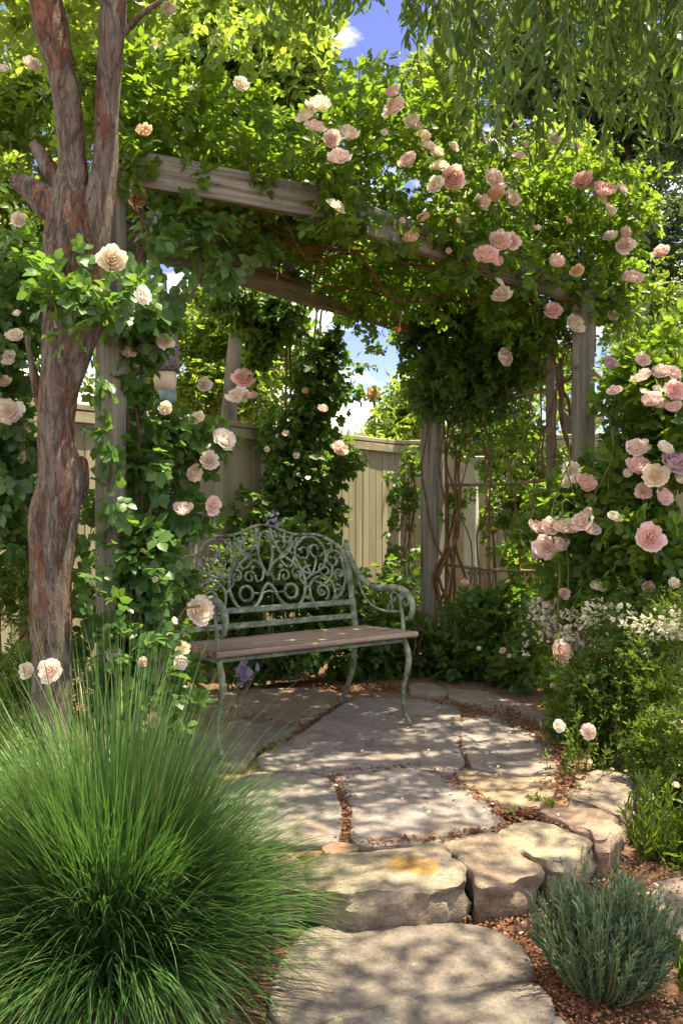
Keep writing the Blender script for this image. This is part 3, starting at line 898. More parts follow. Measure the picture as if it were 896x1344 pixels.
# bolt and rusty bracket on the right front post
bp = P(757, 481, 5.02)
mb = MB(); tube(mb, [bp + np.array([0, 0.035, 0]), bp + np.array([0, 0.0, 0])], 0.011, 6, 2)
mb.build('bolt', M['rust'], pg)
b0 = P(776, 462, 5.06); b1 = P(776, 420, 5.06)
timber('bracket', b0, b1, 0.012, 0.06, M['rust'], pg, up=(1, 0.3, 0), seed=31)

for (px, py, d) in ((176, 222, 3.22), (176, 238, 3.22), (412, 268, 3.6), (746, 380, 4.98), (746, 396, 4.98)):
    bp = P(px, py, d); mb = MB(); tube(mb, [bp + np.array([0, 0.04, 0]), bp], 0.009, 6, 2); mb.build('bolt', M['rust'], pg)
# trellis between right rear post and the thin pole
PT = np.array([1.335, 5.36])
tr = thing('trellis', 'thin brown pole trellis with two bars, right of the green arbor post', 'trellis', (PT[0], PT[1], GZ))
timber('upright', z3(PT, GZ), z3(PT, 2.4), 0.05, 0.05, M['brown_bar'], tr, up=(0.5, 1, 0), seed=41)
for z in (1.27, 0.685, 1.85):
    a = RR + (PT - RR) * 0.12; b = PT - (PT - RR) * 0.03
    mb = MB(); tube(mb, [z3(a, z), z3((a + b) / 2, z - 0.012), z3(b, z + 0.004)], 0.011, 6, 4)
    mb.build('rung', M['brown_bar'], tr)

# ================================================================== TREE WITH PEELING BARK
tree = thing('tree', 'old tree with peeling grey and red bark, forked above the left arbor post', 'tree', P(66, 1112, 3.0))
TD = 3.02


def barkdisp(p, th, i):
    q = Vector([float(v) for v in p])
    ridge = noise.noise(Vector((q.x * 16, q.y * 16, q.z * 4.0)))
    lump = noise.noise(Vector((q.x * 5, q.y * 5, q.z * 3.2 + 4)))
    flake = 1.0 if noise.noise(Vector((q.x * 9 + 7, q.y * 9, q.z * 3.5))) > 0.12 else 0.0
    return ridge * 0.11 + lump * 0.2 + flake * 0.07 + noise.noise(q * 40) * 0.04


def limb(mb, rows, seg=28, per=9, d=TD, k=1.0):
    pts = [P(r[0], r[1], d + (r[3] if len(r) > 3 else 0)) for r in rows]
    rad = [r[2] / F * d * k for r in rows]
    tube(mb, pts, rad, seg, per, disp=barkdisp)


mb = MB()
limb(mb, [(66, 1125, 38), (70, 1010, 29), (71, 900, 25), (67, 790, 25), (69, 690, 30), (77, 630, 27), (74, 560, 24), (82, 490, 26), (88, 420, 30), (91, 360, 31), (92, 300, 30), (95, 250, 24), (96, 205, 18), (92, 150, 18), (81, 92, 19.5), (66, 30, 22), (50, -40, 21), (36, -120, 19, .05), (25, -230, 14, .1)])
limb(mb, [(84, 520, 16), (100, 460, 24), (112, 400, 25), (119, 340, 24), (126, 295, 21), (134, 240, 17), (138, 200, 15.5), (140, 150, 15.5), (144, 90, 16), (149, 20, 16.5), (154, -60, 15), (166, -150, 11, .1)])
limb(mb, [(88, 285, 22), (66, 268, 21), (46, 252, 16), (30, 242, 13), (18, 236, 10)], 20, 6)
limb(mb, [(82, 245, 14), (66, 222, 11), (54, 204, 9), (44, 188, 6)], 16, 6, TD + 0.05)
limb(mb, [(98, 612, 7), (108, 606, 7), (111, 640, 6), (106, 662, 5)], 12, 6, TD + 0.06)
limb(mb, [(70, 570, 11), (54, 530, 8), (44, 490, 5), (36, 440, 3)], 14, 6, TD + 0.06)
mb.build('trunk', M['bark'], tree)
mb = MB()
for rows in ([(150, 10, 5), (165, -20, 4), (200, -60, 3)], [(146, 60, 5), (185, 20, 4), (210, 2, 3), (235, -20, 2)], [(60, 10, 8), (20, -30, 6), (-20, -80, 4)], [(160, -60, 9), (240, -140, 6), (330, -180, 4)]):
    limb(mb, rows, 8, 5)
mb.build('branch', M['bark'], tree)
foliage('crown', [pblob(60, -60, 3.4, 150, 70, 0.7), pblob(230, -70, 3.9, 150, 70, 0.7), pblob(330, -130, 4.2, 170, 130, 0.9), pblob(60, -250, 3.6, 230, 130, 1.0), pblob(200, 0, 4.4, 120, 45, 0.3, 700), pblob(330, 10, 4.8, 120, 55, 0.4, 900)],
        2600, M['sun_leaf'], tree, L=0.055, nl=5, tmpl=8, k=4, thr=-0.1, seed=21, droop=0.5)

# ================================================================== BENCH
BL = np.array([-0.533, 3.64]); BU = np.array([0.821, 0.571]); BV = np.array([-0.571, 0.821]); LEN = 1.035
bench = thing('garden_bench', 'green verdigris iron bench with scrolled back and weathered wooden seat', 'bench', (BL[0], BL[1], 0))


def B(u, v, z):
    q = BL + BU * u + BV * v
    return np.array([q[0], q[1], z])


SZ = 0.468
for i, v in enumerate((-0.028, 0.068, 0.162, 0.256, 0.348)):
    w = 0.081
    mbp0 = B(-0.035, v + w / 2 - 0.03, SZ - 0.012 - 0.004 * i); mbp1 = B(LEN + 0.045, v + w / 2 - 0.03, SZ - 0.012 - 0.004 * i)
    timber('seat_slat', mbp0, mbp1, w, 0.026, M['seat_wood'], bench, seed=50 + i, wob=0.003, ch=0.008, seg=20)
mb = MB()
for v in (0.0, 0.37):
    tube(mb, [B(0, v, SZ - 0.045), B(LEN / 2, v, SZ - 0.045), B(LEN, v, SZ - 0.045)], 0.011, 6, 3)
for u in (0.0, LEN):
    tube(mb, [B(u, -0.01, SZ - 0.045), B(u, 0.2, SZ - 0.052), B(u, 0.42, SZ - 0.055)], 0.013, 6, 4)
mb.build('seat_frame', M['iron'], bench)


def bar(mb, pts, r, seg=8, per=6, flat=0.62):
    tube(mb, pts, r, seg, per, flat=flat, normal=(BU[0], BU[1], 0))


for u in (0.0, LEN):
    mb = MB()
    bar(mb, [B(u, 0.015, SZ - 0.03), B(u, -0.012, 0.405), B(u, -0.034, 0.345), B(u, -0.022, 0.27), B(u, 0.008, 0.18), B(u, 0.006, 0.09), B(u, -0.02, 0.035), B(u, -0.05, 0.008)], [0.015, 0.017, 0.018, 0.016, 0.014, 0.0125, 0.013, 0.015], 10, 6, 0.75)
    mb.build('leg', M['iron'], bench)
    mb = MB()
    bar(mb, [B(u, 0.42, SZ), B(u, 0.435, 0.4), B(u, 0.432, 0.32), B(u, 0.45, 0.2), B(u, 0.51, 0.09), B(u, 0.56, 0.006)], [0.017, 0.019, 0.018, 0.016, 0.015, 0.016], 10, 6, 0.75)
    mb.build('leg', M['iron'], bench)


def back(x, h):
    """point on the leaning back: x along the bench, h height above seat level"""
    return B(x, 0.425 + h * 0.2, SZ + h)


for u in (0.0, LEN):
    mb = MB()
    tube(mb, [back(u, -0.03), back(u, 0.1), back(u, 0.3), back(u, 0.415), back(u, 0.43)], [0.019, 0.017, 0.0165, 0.018, 0.012], 8, 5)
    tube(mb, [back(u, 0.425), back(u, 0.44), back(u, 0.452)], [0.010, 0.015, 0.006], 8, 4)
    mb.build('back_post', M['iron'], bench)
for h in (0.035, 0.11):
    timber('back_rail', back(0, h), back(LEN, h), 0.016, 0.03, M['iron'], bench, seed=60, wob=0.001, ch=0.005)

H0, H1 = 0.125, 0.535    # scroll panel between the rail and the crest


def W(x, h):
    return back(x * LEN, H0 + h * (H1 - H0))


def sp(cx, cy, r0, r1, a0, a1, n=14):
    """spiral in panel space; r in metres"""
    out = []
    for i in range(n):
        t = i / (n - 1)
        a = R(a0 + (a1 - a0) * t); r = r0 + (r1 - r0) * t
        out.append(W(cx + r * math.cos(a) / LEN, cy + r * math.sin(a) / (H1 - H0)))
    return out


def mir(pts):
    return [(1 - x, y) for x, y in pts]


mb = MB()
arch = [(0.012, -0.02), (0.012, 0.3), (0.016, 0.5), (0.045, 0.67), (0.10, 0.79), (0.17, 0.855), (0.25, 0.87), (0.32, 0.875), (0.38, 0.915), (0.44, 0.975), (0.5, 1.0)]
arch = arch + mir(arch[:-1])[::-1]
bar(mb, [W(*p) for p in arch], 0.0095, 8, 5, 0.8)
mb.build('crest_frame', M['iron'], bench)


def scrolls(side):
    mb = MB()
    s = 1 if side == 0 else -1
    X = (lambda x: x) if side == 0 else (lambda x: 1 - x)
    Y = lambda x, y: y * (1 + 0.12 * max(0.0, min(1.0, (0.36 - x) * 8)))
    A = (lambda a: a) if side == 0 else (lambda a: 180 - a)
    def S(cx, cy, r0, r1, a0, a1, rad=0.0075, n=14):
        bar(mb, sp(X(cx), Y(cx, cy), r0, r1, A(a0), A(a1), n), rad * 1.2, 7, 3, 0.8)
    def C(pts, rad=0.0075):
        bar(mb, [W(X(x), Y(x, y)) for x, y in pts], rad * 1.2, 7, 5, 0.8)
    S(0.235, 0.535, 0.098, 0.098, 0, 360, 0.008, 22)                # upper ring
    S(0.20, 0.60, 0.05, 0.012, 200, 560, 0.006)                     # curls in it
    S(0.275, 0.60, 0.045, 0.012, -20, -380, 0.006)
    C([(0.235, 0.30), (0.21, 0.42), (0.20, 0.50)], 0.006); C([(0.235, 0.30), (0.262, 0.42), (0.275, 0.49)], 0.006)
    S(0.095, 0.47, 0.062, 0.014, 200, -250, 0.0075, 18)             # outer scroll at the shoulder
    C([(0.038, 0.42), (0.03, 0.25), (0.06, 0.1), (0.11, 0.0)])
    C([(0.105, 0.40), (0.12, 0.28), (0.17, 0.2), (0.23, 0.24)])
    S(0.185, 0.11, 0.082, 0.082, 20, 250, 0.0075, 16)               # lower ring, open
    S(0.185, 0.11, 0.046, 0.012, 250, -180, 0.0065, 18)
    S(0.09, 0.10, 0.036, 0.01, 90, 520, 0.006)
    C([(0.262, 0.18), (0.255, 0.05), (0.225, -0.09)])
    # big pear loop beside the centre line with its small ring
    C([(0.335, 0.58), (0.285, 0.30), (0.295, 0.10), (0.34, -0.03), (0.40, -0.03), (0.445, 0.07), (0.47, 0.2), (0.50, 0.27)], 0.0085)
    S(0.372, 0.155, 0.037, 0.037, 0, 360, 0.0085, 16)
    C([(0.41, 0.16), (0.45, 0.15), (0.50, 0.17)], 0.006)
    S(0.325, 0.36, 0.04, 0.01, 160, -260, 0.006)
    # lyre sweeps of the centre
    C([(0.335, 0.84), (0.36, 0.70), (0.42, 0.58), (0.37, 0.45), (0.33, 0.58)], 0.007)
    C([(0.325, 0.76), (0.38, 0.62), (0.46, 0.52), (0.50, 0.36)], 0.0085)
    C([(0.46, 0.96), (0.45, 0.80), (0.41, 0.64), (0.345, 0.50), (0.325, 0.42)], 0.0085)
    S(0.415, 0.76, 0.042, 0.01, 100, 470, 0.0065)
    S(0.345, 0.66, 0.03, 0.008, 0, 400, 0.006)
    C([(0.50, 0.92), (0.47, 0.80), (0.46, 0.62), (0.48, 0.46), (0.47, 0.33), (0.44, 0.30), (0.43, 0.38)], 0.0065)
    S(0.40, 0.35, 0.035, 0.008, 30, 420, 0.006)
    S(0.30, 0.86 - 0.1, 0.02, 0.006, 180, 520, 0.0055)
    S(0.155, 0.36, 0.04, 0.009, 60, -330, 0.006)
    S(0.275, 0.33, 0.032, 0.008, 120, 500, 0.006)
    S(0.065, 0.30, 0.035, 0.008, -60, 330, 0.006)
    S(0.455, 0.865, 0.03, 0.007, 200, -200, 0.006)
    S(0.365, 0.80, 0.026, 0.007, -40, 330, 0.006)
    C([(0.30, 0.70), (0.345, 0.73), (0.38, 0.80), (0.375, 0.90)], 0.0065)
    C([(0.14, 0.73), (0.10, 0.68), (0.10, 0.60), (0.14, 0.57)], 0.0065)
    C([(0.255, 0.15), (0.29, 0.22), (0.31, 0.30), (0.285, 0.40), (0.245, 0.42)], 0.0065)
    # cast leaf blobs
    for (x, y, r) in ((0.235, 0.615, 0.014), (0.19, 0.12, 0.011), (0.11, 0.5, 0.01), (0.455, 0.71, 0.013), (0.42, 0.47, 0.013), (0.335, 0.34, 0.012), (0.30, 0.64, 0.009)):
        tube(mb, [W(X(x), Y(x, y)) - np.array([0, 0, r]), W(X(x), Y(x, y)), W(X(x), Y(x, y)) + np.array([0, 0, r])], [r * 0.3, r, r * 0.3], 7, 4)
    mb.build('back_scrollwork', M['iron'], bench)


scrolls(0); scrolls(1)
for u in (0.0, LEN):
    mb = MB()
    bar(mb, [B(u, 0.508, 0.852), B(u, 0.475, 0.825), B(u, 0.42, 0.762), B(u, 0.35, 0.705), B(u, 0.27, 0.675), B(u, 0.17, 0.672), B(u, 0.08, 0.682), B(u, 0.01, 0.675), B(u, -0.045, 0.645), B(u, -0.066, 0.6), B(u, -0.052, 0.553), B(u, -0.012, 0.528)],
        [0.016, 0.015, 0.014, 0.015, 0.017, 0.018, 0.018, 0.018, 0.017, 0.015, 0.013, 0.010], 9, 6, 1.0)
    ar = mb.build('armrest', M['iron'], bench)
    mb = MB()
    bar(mb, [B(u, 0.005, SZ - 0.01), B(u, 0.015, 0.54), B(u, 0.03, 0.6), B(u, 0.025, 0.67)], [0.012, 0.011, 0.01, 0.01], 8, 5, 0.8)
    mb.build('arm_support', M['iron'], bench)
    mb = MB()
    for (cv, cz, r0, r1, a0, a1) in ((0.085, 0.63, 0.038, 0.008, 180, -200), (-0.01, 0.615, 0.034, 0.008, 0, 380), (0.12, 0.58, 0.03, 0.008, 90, 470)):
        q = []
        for i in range(14):
            t = i / 13; a = R(a0 + (a1 - a0) * t); r = r0 + (r1 - r0) * t
            q.append(B(u, cv + r * math.cos(a), cz + r * math.sin(a)))
        bar(mb, q, 0.006, 7, 3, 0.8)
    bar(mb, [B(u, 0.4, 0.735), B(u, 0.36, 0.64), B(u, 0.27, 0.575), B(u, 0.15, 0.555), B(u, 0.03, 0.565)], 0.007, 7, 5, 0.8)
    mb.build('arm_scroll', M['iron'], bench)


# ================================================================== CLIMBING ROSE OVER THE ARBOR
def front_at(s):
    s = np.asarray(s)[:, None]
    a = P0 + (P1 - P0) * (s / 0.4); b = P1 + (P2 - P1) * ((s - 0.4) / 0.6)
    return np.where(s < 0.4, a, b)


def rear_at(s):
    return RL + (RR - RL) * np.asarray(s)[:, None]


def arbor_pts(n, s0, s1, q0, q1, zf, seed, k=4.5, thr=-0.15):
    g = np.random.default_rng(seed)
    s = g.uniform(s0, s1, n); q = g.uniform(q0, q1, n)
    xy = front_at(s) * (1 - q[:, None]) + rear_at(s) * q[:, None]
    z = zf(g, s, q)
    p = np.column_stack([xy, z])
    m = (wavy(p, k, seed + 3) > thr + g.normal(size=n) * 0.1)
    out = norm(np.column_stack([g.normal(size=n) * 0.5, g.normal(size=n) * 0.5 - 0.35 * (q < 0.3), (z - 2.4) * 1.2]))
    return p[m], out[m], s[m], q[m]


def crest(s):
    return np.interp(s, [-0.1, 0.0, 0.2, 0.4, 0.55, 0.7, 0.85, 1.0, 1.2], [0.30, 0.38, 0.42, 0.5, 0.62, 0.62, 0.66, 0.72, 0.5])


ra = thing('climbing_rose', 'climbing rose with pink and cream blooms sprawling over the top of the arbor', 'climbing rose', (P2[0], P2[1], GZ), 'climbing roses')
p1, o1, s1, qq1 = arbor_pts(8600, -0.08, 1.16, -0.13, 1.1, lambda g, s, q: 2.5 + crest(s) * g.uniform(0, 1, len(s)) ** 0.9 * (1 - 0.35 * np.clip(q, 0, 1)), 61)
m = ~((qq1 < 0.03) & (p1[:, 2] < 2.56))
p1, o1 = p1[m], o1[m]
p2, o2, s2, qq2 = arbor_pts(3200, 0.15, 1.05, 0.1, 1.05, lambda g, s, q: 2.52 - g.uniform(0, 1, len(s)) ** 1.5 * (0.05 + 0.42 * np.clip((s - 0.45) * 2.2, 0, 1)), 62, thr=0.0)
p3, o3, s3, qq3 = arbor_pts(1100, 0.3, 1.08, -0.14, 0.02, lambda g, s, q: 2.26 + g.uniform(0, 1, len(s)) * 0.3, 63, k=6, thr=0.02)
p4, o4 = blob_pts([pblob(770, 265, 5.15, 95, 60, 0.45), pblob(720, 330, 5.05, 80, 60, 0.4), pblob(815, 305, 5.3, 45, 60, 0.4), pblob(690, 410, 5.25, 60, 45, 0.3), pblob(800, 390, 5.35, 60, 50, 0.25), pblob(650, 260, 4.9, 80, 60, 0.4),
                   pblob(560, 180, 4.5, 70, 60, 0.35), pblob(480, 130, 4.2, 45, 45, 0.3), pblob(730, 440, 5.35, 40, 40, 0.2)], 2600, 5, -0.2, 64)
p5, o5 = blob_pts([pblob(470, 285, 3.82, 30, 22, 0.1), pblob(435, 275, 3.68, 22, 18, 0.06), pblob(180, 215, 3.25, 25, 25, 0.1), pblob(250, 240, 3.38, 14, 26, 0.06), pblob(345, 222, 3.5, 24, 16, .05), pblob(400, 240, 3.62, 18, 18, .05), pblob(520, 310, 3.95, 26, 18, .06), pblob(600, 345, 4.2, 26, 18, .06)], 260, 8, -0.4, 65)
PTS[ra.name] = [p1, p3, p4, p5]
op, oo = np.concatenate([p1, p2, p3, p4, p5]), np.concatenate([o1, o2, o3, o4, o5])
link('foliage', leaf_mesh('arbor_rose_leaves', *sprigs(op, oo, nl=5, L=0.041, wr=0.64, droop=0.25, seed=66), tmpl=8), M['rose_leaf'], ra)
ROSES_TOP = [(418, 137, 38, 'c', 3.6), (413, 166, 32, 'p', 3.6), (402, 152, 24, 'w', 3.65), (436, 182, 26, 'p', 3.65), (445, 206, 30, 'p', 3.65), (457, 176, 28, 'c', 3.7),
             (515, 122, 36, 'p', 3.95), (516, 140, 28, 'p', 3.95), (535, 210, 25, 'p', 4.0), (545, 165, 26, 'c', 4.2), (556, 178, 26, 'c', 4.2), (540, 158, 22, 'w', 4.2), (562, 192, 22, 'c', 4.2), (573, 200, 20, 'c', 4.1), (576, 218, 26, 'c', 4.1), (572, 242, 24, 'c', 4.15), (594, 234, 30, 'p', 4.1),
             (632, 267, 33, 'p', 4.4), (649, 234, 30, 'p', 4.45), (650, 255, 26, 'o', 4.45), (671, 260, 22, 'c', 4.5), (655, 318, 38, 'p', 4.55), (638, 335, 32, 'p', 4.5), (671, 316, 28, 'p', 4.6), (650, 342, 26, 'p', 4.5),
             (441, 271, 28, 'c', 3.6), (659, 386, 26, 'w', 4.6), (655, 370, 16, 'w', 4.6), (729, 345, 30, 'p', 4.8), (757, 355, 22, 'o', 4.85), (726, 408, 28, 'p', 4.8), (754, 425, 28, 'c', 4.85), (660, 469, 30, 'p', 4.9),
             (763, 237, 26, 'p', 4.9), (778, 242, 22, 'o', 4.95), (792, 250, 28, 'p', 4.9), (816, 248, 24, 'p', 4.95), (790, 262, 18, 'w', 4.9), (800, 276, 20, 'c', 4.9), (819, 306, 26, 'p', 4.9), (820, 322, 28, 'p', 4.9), (828, 365, 34, 'p', 4.8), (867, 331, 24, 'p', 4.8), (803, 415, 22, 'c', 5.0),
             (800, 310, 18, 'w', 5.0), (728, 182, 18, 'w', 4.9), (755, 192, 16, 'w', 4.9), (595, 192, 18, 'w', 4.3), (505, 175, 14, 'w', 4.0), (680, 205, 16, 'p', 4.6), (615, 165, 14, 'w', 4.4), (490, 517, 24, 'o', 6.4), (524, 434, 9, 'r', 5.6),
             (316, 110, 20, 'c', 3.6), (190, 172, 24, 'o', 3.2), (288, 290, 24, 'o', 3.9), (300, 283, 18, 'p', 3.9), (540, 312, 22, 'o', 4.05), (527, 290, 14, 'w', 4.0), (555, 285, 16, 'o', 4.1), (588, 330, 13, 'p', 4.2), (705, 300, 12, 'w', 4.7), (745, 290, 13, 'w', 4.8), (600, 290, 12, 'p', 4.2), (690, 190, 13, 'w', 4.6)]
blossoms(ra, ROSES_TOP, face=(0.1, -0.8, 0.5))
mb = MB()
rr = lambda s, q, z: np.array([*(front_at([s]) * (1 - q) + rear_at([s]) * q)[0], z])
for i, pts in enumerate([[z3(P2, GZ), z3(P2 + np.array([-.1, .12]), 0.8), z3(P2 + np.array([-.13, .1]), 1.5), z3(P2 + np.array([-.08, .15]), 2.2), rr(.8, .3, 2.46), rr(.5, .4, 2.5), rr(.25, .3, 2.52)],
                         [z3(P2 + np.array([-.12, .1]), GZ), z3(P2 + np.array([-.2, .16]), 1.0), z3(P2 + np.array([-.1, .16]), 1.7), z3(P2 + np.array([-.2, .2]), 2.3), rr(.6, .6, 2.42), rr(.3, .55, 2.5)],
                         [rr(.95, .15, 2.3), rr(.7, .05, 2.36), rr(.45, .2, 2.35), rr(.3, .45, 2.42), rr(.1, .5, 2.5)],
                         [rr(.75, .75, 2.42), rr(.45, .5, 2.33), rr(.25, .25, 2.38), rr(.1, .1, 2.5)],
                         [rr(.9, .5, 2.4), rr(.6, .35, 2.3), rr(.35, .25, 2.34), rr(.15, .3, 2.44)],
                         [rr(.55, .1, 2.4), rr(.35, .4, 2.35), rr(.2, .75, 2.4)],
                         [rr(.5, -.03, 2.36), rr(.65, -.04, 2.33), rr(.8, -.03, 2.36), rr(.95, .0, 2.4)]]):
    cane(mb, pts, 0.0085, 0.004, seed=i, wob=0.045)
mb.build('cane', M['cane'], ra)

# dense vine at the right rear post
rv = thing('climbing_vine', 'dense dark green vine hanging round the rear arbor post', 'vine', (RR[0], RR[1], GZ), 'vines')
foliage('foliage', [pblob(572, 420, 6.0, 48, 60, 0.3), pblob(615, 430, 5.9, 80, 85, 0.35), pblob(640, 495, 5.8, 65, 60, 0.25), pblob(560, 490, 6.1, 28, 65, 0.25), pblob(685, 450, 5.6, 55, 60, 0.25), pblob(600, 520, 6.0, 40, 55, .2), pblob(528, 440, 6.1, 14, 20, 0.1, 120)],
        2900, M['ivy_leaf'], rv, L=0.046, nl=5, tmpl=2, k=6, thr=-0.15, seed=71, droop=0.7)
foliage('foliage', [pblob(600, 580, 6.0, 30, 50, 0.15), pblob(650, 580, 5.8, 40, 50, 0.15), pblob(690, 560, 5.5, 30, 60, 0.15), pblob(620, 660, 6.0, 45, 60, 0.1), pblob(690, 660, 5.7, 30, 70, 0.12), pblob(665, 740, 5.8, 45, 40, 0.12)],
        560, M['rose_leaf'], rv, L=0.045, nl=3, tmpl=2, k=9, thr=0.0, seed=72, droop=0.6)
mb = MB()
g = random.Random(3)
for i in range(15):
    x0 = 574 + g.random() * 22 if i < 8 else 600 + g.random() * 110
    d = 6.1 - (x0 - 570) / 140 * 0.7
    x1 = x0 + g.uniform(-14, 18)
    cane(mb, [P(x0, 850, d), P(x0 + g.uniform(-8, 12), 760, d), P((x0 + x1) / 2 + g.uniform(-12, 12), 660, d - 0.05), P(x1, 560, d), P(x1 + g.uniform(-20, 20), 440, d)], 0.013 if i < 8 else 0.006, 0.005, seed=30 + i, wob=0.03)
mb.build('cane', M['cane'], rv)
mb = MB()
cane(mb, [P(748, 640, 5.25), P(744, 560, 5.25), P(737, 520, 5.25), P(748, 490, 5.2), P(742, 440, 5.2)], 0.016, 0.012, seed=51, wob=0.02, seg=9)
cane(mb, [P(735, 470, 5.3), P(738, 510, 5.3), P(748, 545, 5.25)], 0.014, 0.01, seed=52, wob=0.015, seg=9)
mb.build('cane', M['cane'], ra)

# vine column in front of the fence
vc = thing('climbing_vine', 'tall column of green vine climbing in front of the fence behind the bench', 'vine', P(392, 812, 6.3), 'vines')
foliage('foliage', [pblob(392, 420, 6.3, 62, 55, 0.25), pblob(405, 490, 6.3, 50, 60, 0.22), pblob(390, 560, 6.25, 56, 60, 0.2), pblob(395, 630, 6.2, 52, 60, 0.2), pblob(392, 690, 6.2, 60, 45, 0.2), pblob(345, 405, 6.2, 60, 35, 0.25), pblob(300, 385, 6.1, 50, 30, 0.25), pblob(430, 395, 6.3, 35, 25, 0.2), pblob(428, 445, 6.3, 16, 30, 0.12), pblob(350, 470, 6.3, 25, 40, .1, 500), pblob(450, 600, 6.2, 22, 24, 0.08), pblob(330, 680, 6.0, 26, 40, 0.1)],
        4300, M['ivy_leaf'], vc, L=0.056, nl=3, tmpl=2, k=6, thr=-0.5, seed=73, droop=0.8, wr=0.75)
foliage('foliage', [pblob(475, 478, 6.3, 34, 12, 0.08), pblob(480, 512, 6.35, 30, 14, 0.08), pblob(455, 520, 6.3, 26, 18, 0.08), pblob(500, 470, 6.4, 30, 18, 0.08), pblob(505, 505, 6.5, 30, 22, .08), pblob(452, 664, 6.3, 22, 6, 0.05)],
        110, M['ivy_leaf'], vc, L=0.05, nl=3, tmpl=2, k=9, thr=-0.1, seed=74, droop=0.8, wr=0.7)
mb = MB()
for i, (x0, x1) in enumerate([(380, 372), (392, 398), (402, 410), (396, 380), (410, 420)]):
    cane(mb, [P(x0, 830, 6.3), P(x0 + 4, 700, 6.25), P((x0 + x1) / 2 - 5, 580, 6.25), P(x1, 460, 6.3), P(x1 + 6, 390, 6.3)], 0.014, 0.007, seed=60 + i, wob=0.03)
mb.build('cane', M['cane'], vc)
blossoms(vc, [(423, 537, 22, 'p', 6.0), (400, 513, 14, 'o', 6.0), (375, 570, 13, 'c', 5.95), (404, 628, 11, 'w', 5.95), (446, 588, 20, 'p', 6.0), (320, 496, 28, 'p', 5.8), (313, 520, 30, 'w', 5.8), (332, 520, 20, 'p', 5.8), (388, 598, 13, 'c', 5.9), (350, 590, 12, 'w', 5.9)])

fv = thing('climbing_vine', 'leafy vine creeping up the beige fence right beside the green post', 'vine', P(535, 830, 6.75), 'vines')
foliage('foliage', [pblob(528, 640, 6.7, 24, 30, 0.1), pblob(535, 700, 6.6, 26, 40, 0.12), pblob(525, 770, 6.5, 36, 40, 0.15), pblob(505, 720, 6.7, 14, 14, 0.05), pblob(545, 600, 6.7, 16, 20, 0.08), pblob(500, 790, 6.4, 30, 30, 0.15)],
        420, M['ivy_leaf'], fv, L=0.055, nl=3, tmpl=8, k=8, thr=-0.1, seed=75, droop=0.6, wr=0.72, facing=0.5)
mb = MB()
for i in range(4):
    cane(mb, [P(530 + i * 6, 850, 6.6), P(528 + i * 4, 740, 6.65), P(534 + i * 3, 650, 6.7), P(540, 590, 6.75)], 0.007, 0.004, seed=80 + i)
mb.build('cane', M['cane'], fv)

# ================================================================== NEAR ROSE AT THE LEFT POST
nr = thing('climbing_rose', 'climbing rose with big leaves and cream blooms on the left arbor post', 'climbing rose', (P0[0] + 0.1, P0[1], GZ), 'climbing roses')
foliage('foliage', [pblob(200, 568, 3.4, 45, 34, 0.15), pblob(235, 590, 3.45, 35, 45, 0.15), pblob(190, 620, 3.35, 40, 45, 0.12), pblob(225, 660, 3.4, 48, 40, 0.15), pblob(185, 730, 3.3, 40, 55, 0.12), pblob(205, 765, 3.3, 26, 55, 0.12), pblob(200, 850, 3.2, 26, 50, 0.12), pblob(180, 850, 3.2, 45, 50, 0.15), pblob(200, 930, 3.15, 60, 45, 0.15), pblob(240, 770, 3.45, 12, 26, 0.08, 150), pblob(244, 880, 3.35, 14, 20, 0.08, 120), pblob(165, 480, 3.35, 22, 60, 0.1),
                    pblob(185, 410, 3.3, 40, 40, 0.15), pblob(230, 350, 3.5, 55, 40, 0.2), pblob(300, 330, 3.8, 60, 35, 0.25), pblob(250, 300, 3.6, 60, 30, 0.2), pblob(270, 575, 3.5, 28, 14, 0.08)],
        1350, M['big_leaf'], nr, L=0.053, nl=5, tmpl=8, k=7, thr=-0.1, seed=81, wr=0.74, droop=0.5, facing=0.35)
foliage('foliage', [pblob(95, 385, 2.84, 38, 20, 0.05), pblob(130, 395, 2.86, 32, 18, 0.06), pblob(60, 370, 2.86, 20, 16, 0.05), pblob(95, 440, 2.84, 14, 12, 0.04), pblob(165, 380, 2.95, 26, 22, 0.06), pblob(138, 575, 3.1, 14, 20, 0.03), pblob(148, 650, 3.15, 12, 26, 0.03), pblob(132, 500, 3.05, 12, 18, .03), pblob(120, 760, 3.1, 12, 24, .03), pblob(150, 800, 3.1, 18, 24, .03), pblob(115, 330, 2.9, 14, 8, 0.04)],
        120, M['big_leaf'], nr, L=0.047, nl=5, tmpl=8, k=3, thr=-2, seed=82, wr=0.76, droop=0.4, facing=0.4)
mb = MB()
for i, pts in enumerate([[(185, 960, 3.3), (178, 860, 3.3), (190, 720, 3.3), (186, 600, 3.35), (175, 520, 3.35), (182, 470, 3.35), (215, 420, 3.4), (250, 385, 3.5), (262, 340, 3.6)],
                         [(205, 940, 3.2), (172, 800, 3.2), (186, 700, 3.25), (210, 620, 3.35), (225, 560, 3.4), (250, 575, 3.45)],
                         [(150, 880, 3.35), (160, 700, 3.35), (166, 560, 3.35), (172, 430, 3.3), (182, 330, 3.35), (188, 270, 3.4)],
                         [(170, 500, 3.35), (195, 460, 3.35), (210, 430, 3.4), (232, 405, 3.5)], [(172, 400, 3.4), (190, 300, 3.4), (178, 250, 3.4)],
                         [(215, 860, 3.2), (240, 800, 3.25), (262, 795, 3.25)], [(200, 700, 3.3), (228, 665, 3.4), (250, 660, 3.4), (280, 660, 3.45)], [(225, 600, 3.4), (255, 605, 3.4), (275, 602, 3.4)]]):
    cane(mb, [P(*q) for q in pts], 0.0085 if i < 3 else 0.005, 0.004, seed=90 + i, wob=0.015)
mb.build('cane', M['cane'], nr)
